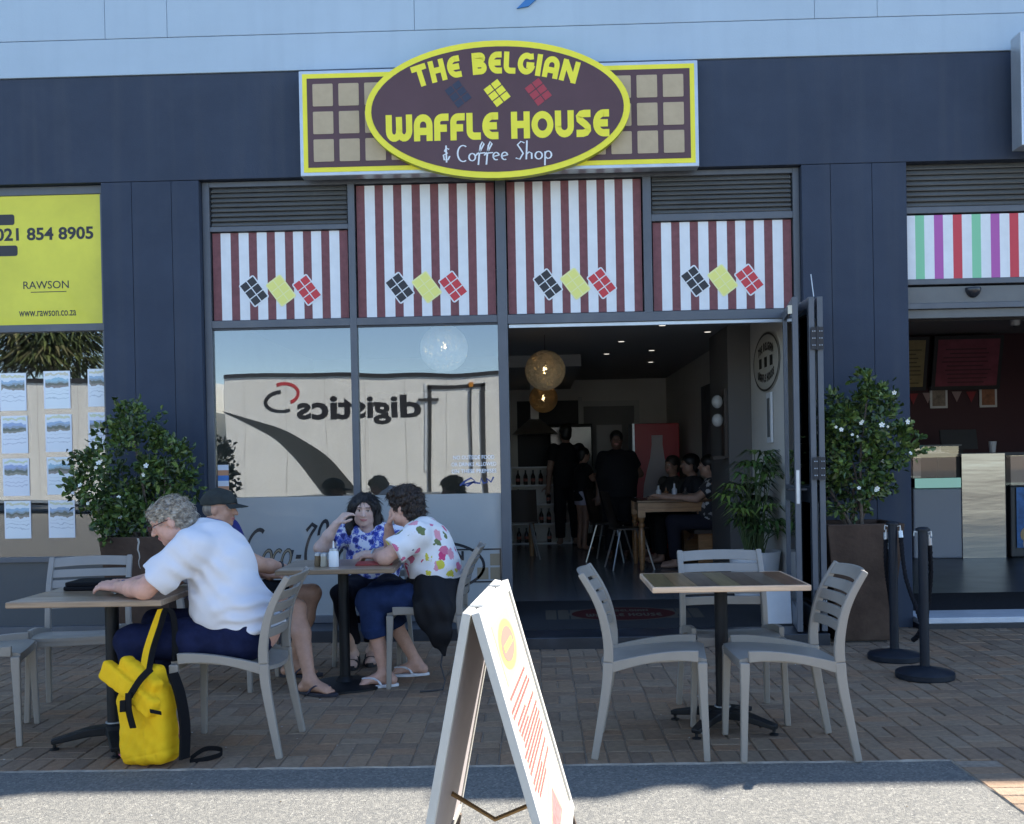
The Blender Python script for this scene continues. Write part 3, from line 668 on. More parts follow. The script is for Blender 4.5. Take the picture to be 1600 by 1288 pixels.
# ------------------------------------------------------------------ chairs
m_resin = M('taupe_resin', (.265,.240,.208), .42, var=.05, vs=7, bump=.05, bs=200)
def smooth_pts(P, n=4):
    P = [Vector(p) for p in P]; out = []
    for i in range(len(P)-1):
        p0 = P[max(i-1, 0)]; p1 = P[i]; p2 = P[i+1]; p3 = P[min(i+2, len(P)-1)]
        for k in range(n):
            t = k/n
            out.append(.5*((2*p1)+(-p0+p2)*t+(2*p0-5*p1+4*p2-p3)*t*t+(-p0+3*p1-3*p2+p3)*t**3))
    out.append(P[-1]); return out
PROF = [(-.250,0), (-.195,.30), (-.182,.42), (-.180,.52), (-.200,.64), (-.238,.74), (-.300,.845)]
def prof_x(z):
    for (a, b), (c, d) in zip(PROF[:-1], PROF[1:]):
        if b <= z <= d: return a+(c-a)*(z-b)/(d-b)
    return PROF[-1][0]
def make_chair(label):
    t = thing('cafe_chair', label, 'chair')
    for s in (-1, 1):
        lat = lambda z: s*(.243-.020*min(1, z/.45)-.012*max(0, z-.45))
        up = smooth_pts([(x, lat(z), z) for x, z in PROF], 5); N = len(up)
        low = [p for p in up if p.z <= .46]; hi = [p for p in up if p.z >= .44]
        MB().sweep(low, (0,1,0), .030, [.032+.016*min(1, p.z/.42) for p in low]).build('rear_leg', m_resin, t, bevel=.006)
        MB().sweep(hi, (0,1,0), .030, [.047-.016*((p.z-.44)/.4) for p in hi]).build('upright', m_resin, t, bevel=.006)
        MB().sweep([(.256, s*.238, 0), (.248, s*.228, .25), (.243, s*.224, .40), (.243, s*.223, .444)], (0,1,0), .030, [.028,.034,.042,.044]).build('front_leg', m_resin, t, bevel=.006)
        rail = [(-.185+.41*i/10, s*.2228, .395+.055*math.sin(math.pi*.62*i/10)+.006*i/10) for i in range(11)]
        rail = [(x, y, z+.018) for x, y, z in rail]
        MB().sweep(rail, (0,1,0), .026, [.052-.012*math.sin(math.pi*i/10) for i in range(11)]).build('side_rail', m_resin, t, bevel=.004)
    # seat
    nu, nv = 12, 10; top = []
    def sz(x, y): 
        u = (x+.19)/.445
        return .425+.038*math.sin(math.pi*.55*min(1, max(0, u)))-.010*(1-(y/.21)**2)*(.4+.6*(1-u))
    vs = []; fs = []
    for dz in (0, -.018):
        for i in range(nu+1):
            for j in range(nv+1):
                y = -.209+.418*j/nv; x0 = -.19-.035*(1-(y/.21)**2); x = x0+(.262-x0)*i/nu
                z = sz(x, y)+dz
                if i == nu: z -= .008
                vs.append((x, y, z))
    A = (nu+1)*(nv+1); q = lambda i, j: i*(nv+1)+j
    for i in range(nu):
        for j in range(nv):
            fs.append((q(i,j), q(i+1,j), q(i+1,j+1), q(i,j+1))); fs.append((A+q(i,j), A+q(i,j+1), A+q(i+1,j+1), A+q(i+1,j)))
    for i in range(nu): fs += [(q(i,0), A+q(i,0), A+q(i+1,0), q(i+1,0)), (q(i,nv), q(i+1,nv), A+q(i+1,nv), A+q(i,nv))]
    for j in range(nv): fs += [(q(0,j), q(0,j+1), A+q(0,j+1), A+q(0,j)), (q(nu,j), A+q(nu,j), A+q(nu,j+1), q(nu,j+1))]
    MB().add(vs, fs).build('seat', m_resin, t, smooth=True, ang=50)
    bxo('seat_rail', .236, .258, -.208, .208, .405, .448, m_resin, t, bevel=.004)
    # five curved slats
    for k in range(5):
        z0 = .556+k*.0585; hh = .0445 if k < 4 else .052; pts = []
        mbk = MB(); n = 10; vs = []
        for j in range(n+1):
            y = -.206+.412*j/n; bow = .030*(1-(y/.206)**2)
            for zz, th in ((z0, -.008), (z0+hh, -.008), (z0+hh, .008), (z0, .008)):
                vs.append((prof_x(zz)-bow+th, y, zz+(.006*(1-(y/.206)**2) if k == 4 else 0)))
        fs = []
        for j in range(n):
            for q4 in range(4): q5 = (q4+1) % 4; fs.append((j*4+q4, j*4+q5, j*4+4+q5, j*4+4+q4))
        fs += [(0,1,2,3), tuple(n*4+c for c in (3,2,1,0))]
        mbk.add(vs, fs).build('slat', m_resin, t, smooth=True, ang=50, bevel=.003)
    return t
G = 'resin chairs around the pavement tables'
ch0 = make_chair('taupe slatted chair left of the empty right table, facing it'); ch0['group'] = G
ch0.location = (.515, -3.33, 0); ch0.rotation_euler = (0, 0, R(-7))
def chair(x, y, a, label): return dup(ch0, (x, y, 0), R(a), label, G)
chair(1.155, -3.385, 180, 'taupe slatted chair right of the empty table, its back to the stanchions')
chair(1.005, -2.735, -90, 'taupe slatted chair tucked behind the empty right table, facing the camera')
chair(-1.475, -3.225, 180, 'taupe slatted chair under the woman in the white t-shirt')
chair(-2.60, -2.42, -78, 'empty taupe chair behind the left table, in front of the left planter')
chair(-2.90, -3.03, 16, 'taupe chair cut off by the left edge of the photograph')
chair(-.665, -1.76, 180, 'taupe slatted chair under the woman in the pink flowered shirt')
chair(-1.98, -1.78, -6, 'taupe chair under the man in the dark cap')
chair(-1.16, -1.02, -88, 'taupe chair under the dark haired woman in blue, by the window')
# ------------------------------------------------------------------ tables
m_iron = M('black_cast_iron', (.009,.010,.012), .5, spec=.3, var=.2, vs=20, bump=.15, bs=150)
m_wood = []
def wood(name, col, rough=.30, var=.35, stretch=(30,2.2,30), vs=1.4): return M(name, col, rough, var=var, vs=vs, stretch=stretch, spec=.4)
WR = [wood('dark_walnut_board', (.10,.056,.032)), wood('olive_board', (.19,.130,.055)), wood('red_brown_board', (.16,.072,.034)), wood('grey_brown_board', (.13,.088,.058)), wood('honey_board', (.27,.160,.072))]
m_pine = M('pale_pine_edge', (.74,.50,.32), .35, var=.15, vs=3, stretch=(3,40,40))
WL = [wood('washed_board', (.24,.165,.105), stretch=(2.2,30,30)), wood('washed_board_pale', (.30,.215,.145), stretch=(2.2,30,30)), wood('washed_board_brown', (.19,.125,.075), stretch=(2.2,30,30))]
def table(label, x, y, wx, wy, boards, along, edge, rz=0, base='cross', brot=0, top=.752):
    t = thing('cafe_table', label, 'table', (x, y, 0), R(rz), 'square pedestal tables on the pavement')
    zt = top; e = .014
    L = wy if along == 'y' else wx; Wd = wx if along == 'y' else wy; nb = 7; p = (Wd-2*e)/nb
    for i in range(nb):
        a = -Wd/2+e+i*p; b = a+p-.0012
        args = (a, b, -L/2+e, L/2-e) if along == 'y' else (-L/2+e, L/2-e, a, b)
        bxo('board', *args, zt-.026, zt+rnd.uniform(-.0006, .0004), boards[(i*3+i//2+1) % len(boards)], t, bevel=.0012)
    ed = MB()
    for (x0, x1, y0, y1) in ((-wx/2, wx/2, -wy/2, -wy/2+e-.0005), (-wx/2, wx/2, wy/2-e+.0005, wy/2), (-wx/2, -wx/2+e-.0005, -wy/2+e, wy/2-e), (wx/2-e+.0005, wx/2, -wy/2+e, wy/2-e)):
        ed.box(x0, x1, y0, y1, zt-.029, zt-.0005)
    ed.build('edge_strip', edge, t, bevel=.005)
    bxo('mount_plate', -.16, .16, -.16, .16, zt-.042, zt-.0295, m_iron, t)
    MB().lathe([(.033,.06), (.033,zt-.043)], 20).build('column', m_iron, t, smooth=True)
    if base == 'cross':
        MB().lathe([(.060,.055), (.055,.095), (.040,.105)], 20).build('collar', m_iron, t, smooth=True)
        MB().lathe([(.041,.106), (.041,.112)], 20).build('collar_ring', m_silver, t)
        for k in range(4):
            a = R(45+90*k+brot); d = Vector((math.cos(a), math.sin(a), 0)); sd = Vector((-d.y, d.x, 0))
            MB().sweep([d*.03+Vector((0,0,.075)), d*.12+Vector((0,0,.072)), d*.29+Vector((0,0,.040))], sd, [.085,.070,.045], [.045,.040,.024]).build('foot_arm', m_iron, t, bevel=.006)
            MB().lathe([(.022,0), (.022,.008), (.008,.012), (.008,.035)], 12, d*.275).build('foot_pad', m_iron, t, smooth=True)
    else:
        MB().lathe([(.235,0), (.235,.014), (.21,.022), (.06,.034), (.04,.062)], 40).build('base_disc', m_iron, t, smooth=True)
    return t
table('square table with dark mixed boards and pale edge, set with three empty chairs', .915, -3.0, .755, .62, WR, 'y', m_pine, 0, 'cross', 8)
table('washed wood table at left where the woman in white leans', -2.125, -3.16, .735, .66, WL, 'x', WL[1], 0, 'cross', -22)
table('wood table on a round base between the seated man and two women', -1.205, -1.885, .70, .66, WL, 'x', WL[0], 2, 'disc')
# ------------------------------------------------------------------ things on the tables
TZ = .7535
t = thing('tablet_case', 'flat black padded case lying on the left table', 'case', (-2.20, -2.965, TZ))
MB().prism(rrect(.42,.24,.03), (0,0,0), (1,0,0), (0,1,0), (0,0,.020)).build('lower_shell', M('black_neoprene', (.006,.006,.008), .8, spec=.15, bump=.1, bs=250), t, bevel=.005)
MB().prism(rrect(.41,.228,.03), (0,.004,.0205), (1,0,0), (0,1,0), (0,0,.020)).build('upper_shell', M('black_neoprene'), t, bevel=.005)
k = thing('key_bunch', 'bunch of dark keys by the hand of the woman in white', 'keys', (-2.06, -3.28, TZ))
for i in range(5):
    a = R(30+38*i); MB().prism([(0,-.006),(.02,-.009),(.03,-.004),(.055,-.004),(.055,.004),(.03,.004),(.02,.009),(0,.006)], (0,0,.002+.004*i), (math.cos(a),math.sin(a),.25), (-math.sin(a),math.cos(a),0), (0,0,.003)).build('key', [m_dark, m_silver][i % 2], k)
MB().tube([(.014*math.cos(a/9*6.283), .014*math.sin(a/9*6.283), .016) for a in range(9)], .002, 6, closed=True).build('key_ring', m_silver, k, smooth=True)
m_clearg = M('shaker_glass', (.45,.42,.36), .15)
def shaker(x, y, label, fill):
    s = thing('shaker', label, 'shaker', (x, y, TZ), 0, 'condiments on the middle table')
    MB().lathe([(.021,0), (.023,.006), (.019,.05), (.020,.062)], 14).build('glass_body', fill, s, smooth=True)
    MB().lathe([(.0215,.0625), (.0215,.078), (.012,.084)], 14).build('cap', m_silver, s, smooth=True)
shaker(-1.335, -2.0, 'pepper shaker with brown filling beside the white sauce bottle', M('pepper_fill', (.16,.11,.06), .3)); shaker(-1.29, -2.04, 'salt shaker with pale filling next to the pepper', M('salt_fill', (.42,.38,.30), .3))
s = thing('sauce_bottle', 'white squeeze bottle with thin spout on the middle table', 'bottle', (-1.225, -2.07, TZ))
MB().lathe([(.028,0), (.030,.006), (.030,.085), (.026,.096)], 18).build('bottle_body', M('white_plastic', (.72,.74,.76), .35), s, smooth=True)
MB().lathe([(.026,.0965), (.026,.108), (.010,.112)], 16).build('cap', m_silver, s, smooth=True); MB().lathe([(.006,.1125), (.0035,.155)], 8).build('spout', M('white_plastic'), s, smooth=True)
mn = thing('menu_folder', 'red menu folder lying flat on the middle table', 'menu', (-1.0, -1.95, TZ), R(4))
MB().prism(rrect(.22,.15,.008), (0,0,0), (1,0,0), (0,1,0), (0,0,.004)).build('back_cover', M('red_leatherette', (.30,.02,.025), .4), mn); MB().prism(rrect(.218,.148,.008), (.001,0,.0075), (1,0,0), (0,1,.03), (0,0,.004)).build('front_cover', M('red_leatherette'), mn)
bxo('pages', -.10, .10, -.068, .068, .0042, .0072, m_white, mn)
# ------------------------------------------------------------------ folding board (near the camera)
ab = thing('folding_sign_board', 'white two sided menu board standing in the sun near the camera', 'sign board', (-.140, -6.21, 0), R(-4))
m_abw = M('white_board_frame', (.52,.50,.45), .45, var=.06, vs=12, dirt=.25, dcol=(.5,.46,.4)); m_abf = M('menu_face', (.47,.42,.33), .5, var=.03, vs=5)
m_abi = M('board_inner_face', (.42,.38,.38), .7, var=.05, vs=5)
def abpanel(sgn_, spl, name):
    top = Vector((sgn_*.008, 0, 1.06)); dn = Vector((sgn_*spl, 0, -1)).normalized(); nrm = Vector((sgn_, 0, spl)).normalized()
    P = lambda a, b, c: top+dn*a+Vector((0, b, 0))+nrm*c        # a down the panel, b along the ridge, c out
    def bar(a0, a1, b0, b1, c0, c1, nm, mat):
        mb = MB(); mb.add([P(a0,b0,c0),P(a1,b0,c0),P(a1,b1,c0),P(a0,b1,c0),P(a0,b0,c1),P(a1,b0,c1),P(a1,b1,c1),P(a0,b1,c1)], [(0,3,2,1),(4,5,6,7),(0,1,5,4),(1,2,6,5),(2,3,7,6),(3,0,4,7)])
        return mb.build(nm, mat, ab, bevel=.002)
    Lp = .615
    bar(0, Lp+.42, 0, .024, -.008, .010, 'stile', m_abw); bar(0, Lp, .576, .6, -.008, .010, 'stile', m_abw)
    bar(Lp+.001, Lp+.43, .580, .596, -.012, .004, 'leg', M('shade_dark_leg', (.10,.07,.05), .6))  # lower legs coloured dark brown to stand for their shade
    bar(0, .028, .0245, .5755, -.008, .010, 'rail', m_abw); bar(Lp-.028, Lp, .0245, .5755, -.008, .010, 'rail', m_abw)
    bar(.0285, Lp-.0285, .0245, .5755, .0, .004, 'menu_face', m_abf); bar(.0285, Lp-.0285, .0245, .5755, -.004, -.0006, 'back_face', m_abi)
    return P
PR = abpanel(1, .272, 'r'); PL = abpanel(-1, .195, 'l')
for i in range(2): MB().obox(Vector((0,.12+.36*i,1.062)), (.03,.055,.006)).build('hinge', m_abw, ab, bevel=.002)
MB().tube([PL(.47,.30,-.004), Vector((.005,.31,.535)), PR(.49,.32,-.004)], .006, 6).build('stay_rod', M('brass_rod', (.35,.22,.10), .35, metal=.8), ab, smooth=True)
fc = MB()
def fq(a0, a1, b0, b1, mi, c=.0048): fc.add([PR(a0,b0,c),PR(a1,b0,c),PR(a1,b1,c),PR(a0,b1,c)], [(0,1,2,3)], mi)
fq(.05, .185, .13, .47, 0)
fc.add([PR(.118+.055*math.sin(a/20*6.283), .30+.15*math.cos(a/20*6.283), .0052) for a in range(20)], [tuple(range(20))], 1)
fc.add([PR(.118+.038*math.sin(a/20*6.283), .30+.12*math.cos(a/20*6.283), .0056) for a in range(20)], [tuple(range(20))], 2)
fq(.112,.127,.22,.38,1,.0060)
r3 = random.Random(5); a = .205
while a < .43:
    b = r3.uniform(.07, .13); long = r3.random() < .8
    while b < (.47 if long else .30):
        ww = r3.uniform(.014, .05); fq(a, a+.0075, b, b+ww, 3); b += ww+.007
    a += .0128 if r3.random() < .8 else .022
fc.add([PR(*q, .0048) for q in ((.445,.36),(.50,.10),(.578,.12),(.578,.46),(.53,.49))], [(0,1,2,3,4)], 4)
fc.add([PR(*q, .0052) for q in ((.475,.34),(.51,.18),(.56,.19),(.55,.40))], [(0,1,2,3)], 5)
fc.build('menu_print', [M('print_tan', (.62,.44,.24), .5), M('print_gold', (.75,.55,.12), .5), M('print_brown', (.30,.18,.14), .5), M('print_pink', (.34,.10,.09), .5), M('print_orange', (.72,.45,.28), .5, var=.3, vs=30), M('print_berry', (.55,.16,.15), .5, var=.4, vs=40)], ab)
# ------------------------------------------------------------------ planters with flowering bushes
m_pot = M('rusty_concrete', (.070,.046,.034), .85, spec=.2, var=.28, vs=5, bump=.35, bs=40, dirt=.45, dcol=(.105,.075,.055)); m_soil = M('soil', (.03,.022,.016), .95, bump=1, bs=40)
def planter(x, y, label, streak):
    p = thing('planter', label, 'planter', (x, y, 0)); b, tp, h = .19, .275, .865; i = .245
    vs = []
    for r_, z in ((b,0.012),(tp,h),(i,h),(i-.02,h-.09)): vs += [(-r_,-r_,z),(r_,-r_,z),(r_,r_,z),(-r_,r_,z)]
    fs = [(3,2,1,0)]+[(k*4+j, k*4+(j+1) % 4, k*4+4+(j+1) % 4, k*4+4+j) for k in range(3) for j in range(4)]
    MB().add(vs, fs).build('pot', m_pot, p, bevel=.008); bxo('soil', -.226, .226, -.226, .226, h-.10, h-.07, m_soil, p); bxo('foot', -.17, .17, -.17, .17, 0, .0115, m_dark, p)
    if streak:
        g = MB(); f = lambda z: -(b+(tp-b)*(z-.012)/(h-.012))-.0015
        vs = []; fs = []
        for k in range(9):
            z = h-.01-k*.028; c = .02+.006*math.sin(k*1.7); ww = .007*(1.1-k/9)
            vs += [(c-ww, f(z), z), (c+ww, f(z), z)]
        fs = [(2*k, 2*k+1, 2*k+3, 2*k+2) for k in range(8)]
        g.add(vs, fs).build('lime_streak', M('lime_streak', (.42,.40,.37), .8), p)
    return p
planter(2.35, -.46, 'tall brown tapered planter between the folded doors and the stanchions', False)
planter(-2.93, -.47, 'brown tapered planter with a white drip behind the woman in white', True)
def leaf_mat(name, rough=.38):
    m = M(name, (.04,.08,.02), rough, attr='lcol', spec=.5); b = m.node_tree.nodes['Principled BSDF']
    return m
m_leaf = leaf_mat('glossy_leaf')
def leaf_mesh(name, pts, lw, ll, seed, mat, parent, cols, cup=.25):
    """pts: list of (position, outward direction); each leaf four faces, cupped"""
    r_ = np.random.RandomState(seed); n = len(pts); P = np.array([p for p, d in pts]); D = np.array([d for p, d in pts])
    D = D+r_.normal(0, .55, D.shape); D /= np.linalg.norm(D, axis=1)[:, None]
    U = np.cross(D, r_.normal(0, 1, D.shape)); U /= np.linalg.norm(U, axis=1)[:, None]; N = np.cross(U, D)
    L = ll*r_.uniform(.45, 1.3, n)[:, None]; W = lw*r_.uniform(.7, 1.15, n)[:, None]
    V = np.empty((n, 6, 3)); V[:, 0] = P; V[:, 1] = P+D*L*.55+U*W*.5+N*W*cup; V[:, 2] = P+D*L*.5-N*W*.05; V[:, 3] = P+D*L*.55-U*W*.5+N*W*cup
    V[:, 4] = P+D*L*.88+U*W*.36+N*W*cup*.3; V[:, 5] = P+D*L-N*W*.15
    fs = []
    for i in range(n): k = 6*i; fs += [(k, k+1, k+2), (k, k+2, k+3), (k+1, k+4, k+5, k+2), (k+2, k+5, k+3)]
    me = bpy.data.meshes.new(name); me.from_pydata(V.reshape(-1, 3).tolist(), [], fs); me.materials.append(mat)
    C = np.array(cols)[r_.randint(0, len(cols), n)]*r_.uniform(.7, 1.3, (n, 1)); C4 = np.ones((n, 6, 4)); C4[:, :, :3] = C[:, None, :]
    me.color_attributes.new('lcol', 'FLOAT_COLOR', 'POINT').data.foreach_set('color', C4.reshape(-1).tolist())
    o = bpy.data.objects.new(name, me); COL.objects.link(o); o.parent = parent; return o
m_bark = M('bark', (.11,.085,.065), .9, var=.3, vs=20, bump=.5, bs=60)
LC = [(.040,.072,.018), (.052,.095,.022), (.028,.052,.015), (.070,.120,.026), (.115,.165,.034)]
def bush(x, y, lobes, seed, label, nclus, nfl):
    p = thing('flowering_bush', label, 'bush', (x, y, .79)); r_ = random.Random(seed); tips = []
    wts = [l_[1][0]*l_[1][1]*l_[1][2] for l_ in lobes]
    while len(tips) < nclus:
        c, rr = r_.choices(lobes, wts)[0]
        d = Vector((r_.gauss(0,1), r_.gauss(0,1), r_.gauss(0,1))).normalized(); k = r_.uniform(.45, 1.0)**.6
        tips.append((Vector(c)+Vector((d.x*rr[0], d.y*rr[1], d.z*rr[2]))*k, d, k))
    pts = []
    for tp, d, k in tips:
        for i in range(r_.randint(16, 30)):
            q = Vector((r_.gauss(0,1), r_.gauss(0,1), r_.gauss(0,1))).normalized()
            pts.append((tuple(tp+q*r_.uniform(.01,.075)), tuple((q*.8+d*.6+Vector((0,0,.25))).normalized())))
    for i in range(26):
        tp, d, k = r_.choice([q for q in tips if q[2] > .8]); d2 = (d+Vector((r_.gauss(0,.3), r_.gauss(0,.3), .35))).normalized(); ln = r_.uniform(.08,.19)
        for j in range(9): pts.append((tuple(tp+d2*ln*j/8+Vector((r_.gauss(0,.008), r_.gauss(0,.008), 0))), tuple((d2+Vector((r_.gauss(0,.8), r_.gauss(0,.8), r_.gauss(0,.5)))).normalized())))
    leaf_mesh('crown', pts, .038, .056, seed, m_leaf, p, LC)
    st = MB()
    for i in range(7):
        a = 6.283*i/7; b0 = Vector((.06*math.cos(a), .06*math.sin(a), 0)); 
        tp = tips[(i*9) % len(tips)][0]; mid = b0.lerp(tp, .5)+Vector((r_.uniform(-.05,.05), r_.uniform(-.05,.05), .05))
        st.tube(smooth_pts([b0, mid, tp], 4), [.014-.010*j/8 for j in range(9)], 6)
        for t2 in range(3):
            tq = min(tips, key=lambda z: (z[0]-mid).length+r_.uniform(0,.5))[0]; st.tube([mid, mid.lerp(tq,.6)+Vector((0,0,.02)), tq], [.007,.005,.003], 5)
    st.build('stems', m_bark, p, smooth=True)
    mf = M('white_petal', (.80,.80,.74), .5); my = M('flower_eye', (.7,.6,.2), .5)
    out = sorted(tips, key=lambda z: z[0].y-(z[2]-.8)*.3)[:max(nfl*2, 4)]
    for i in range(nfl):
        tp, d, k = r_.choice(out); ctr = tp+d*.06+Vector((r_.uniform(-.03,.03), -.05, r_.uniform(-.02,.04))); nd = Vector((r_.uniform(-.6,.6), -1, r_.uniform(-.2,.8))).normalized(); u = nd.orthogonal().normalized(); v = nd.cross(u); fb = MB()
        s_ = r_.uniform(.010,.021)
        for j in range(5):
            a = 6.283*j/5; e = u*math.cos(a)+v*math.sin(a); f2 = u*math.cos(a+1.2)+v*math.sin(a+1.2)
            fb.add([ctr, ctr+e*s_*.7+f2*s_*.5+nd*.003, ctr+e*s_*1.05+nd*.004, ctr+e*s_*.7-f2*s_*.45+nd*.004], [(0,1,2,3)])
        fb.ell(ctr+nd*.003, (.003,.003,.003), 6, 4, mi=1); fb.build('flower', [mf, my], p)
    return p
bush(2.35, -.46, [((.06,0,.80),(.30,.28,.26)), ((.02,0,.45),(.27,.26,.22)), ((-.06,-.02,.28),(.24,.24,.16)), ((.24,-.05,.62),(.20,.2,.18)), ((.16,.0,1.08),(.15,.15,.16)), ((-.14,0,.72),(.2,.2,.25))], 3, 'leafy bush with white flowers in the planter by the stanchions', 128, 15)
bush(-2.93, -.47, [((-.12,0,.62),(.40,.30,.28)), ((-.34,0,.42),(.24,.25,.24)), ((.14,0,.55),(.20,.25,.22)), ((-.08,0,.88),(.20,.2,.15)), ((-.02,0,.30),(.30,.28,.18)), ((-.12,-.05,.15),(.26,.25,.12))], 8, 'dark leafy bush with white flowers in the planter behind the woman in white', 150, 13)
# ------------------------------------------------------------------ stanchions and rope
m_post = M('matt_black_post', (.010,.014,.022), .5, spec=.3, var=.2, vs=14)
def stanchion(x, y, label):
    t = thing('stanchion', label, 'stanchion', (x, y, 0), 0, 'rope barrier posts')
    MB().lathe([(.168,0), (.172,.006), (.172,.034), (.160,.044), (.06,.064), (.034,.072)], 40).build('base', m_post, t, smooth=True, ang=30)
    MB().lathe([(.0285,.07), (.0285,.90)], 20).build('post', m_post, t, smooth=True); MB().lathe([(.042,.895), (.042,.906), (.03,.915), (.012,.918)], 20).build('cap', m_post, t, smooth=True)
    for a in (-.6, 2.6): MB().tube([(.03*math.cos(a),.03*math.sin(a),.885), (.048*math.cos(a),.048*math.sin(a),.89), (.05*math.cos(a),.05*math.sin(a),.86)], .005, 6).build('hook', m_silver, t, smooth=True)
A_ = Vector((2.35, -1.29, 0)); B_ = Vector((2.335, -1.88, 0))
stanchion(A_.x, A_.y, 'black rope barrier post nearer the planter'); stanchion(B_.x, B_.y, 'black rope barrier post nearer the camera')
m_rope = M('black_rope', (.008,.008,.011), .8, spec=.2, bump=.4, bs=150)
def rope(P, label, name='barrier_rope'):
    t = thing(name, label, 'rope', tuple(P[0])); o0 = Vector(P[0]); pts = [p-o0 for p in smooth_pts(P, 14)]; N = len(pts)
    L = [0]
    for i in range(1, N): L.append(L[-1]+(pts[i]-pts[i-1]).length)
    for k in range(3):
        q = []
        for i, p in enumerate(pts):
            tt = (pts[min(i+1, N-1)]-pts[max(i-1, 0)]).normalized(); u = tt.cross(Vector((1,.3,0))).normalized(); v = tt.cross(u); a = L[i]*70+k*2.094
            q.append(p+(u*math.cos(a)+v*math.sin(a))*.0075)
        MB().tube(q, .0088, 6).build('strand', m_rope, t, smooth=True)
    for e, f in ((0, 1), (-1, -2)):
        d = (pts[f]-pts[e]).normalized(); MB().tube([pts[e]-d*.01, pts[e]+d*.035], .0165, 10).build('end_ferrule', m_silver, t, smooth=True)
        MB().tube([pts[e]-d*.01, pts[e]-d*.03], .006, 8).build('end_clip', m_silver, t, smooth=True)
rope([A_+Vector((.042,-.028,.845)), A_+Vector((.055,-.08,.55)), A_+Vector((.10,-.22,.27)), Vector((2.36,-1.62,.185)), B_+Vector((.06,.16,.30)), B_+Vector((.062,.05,.60)), B_+Vector((.046,.02,.84))], 'black twisted rope sagging between the two posts')
rope([Vector((2.505,-.752,.72)), Vector((2.50,-.78,.48)), Vector((2.46,-.92,.27)), Vector((2.40,-1.08,.34)), A_+Vector((-.03,.05,.62)), A_+Vector((-.03,.042,.83))], 'black rope looped from the post to the planter rim')
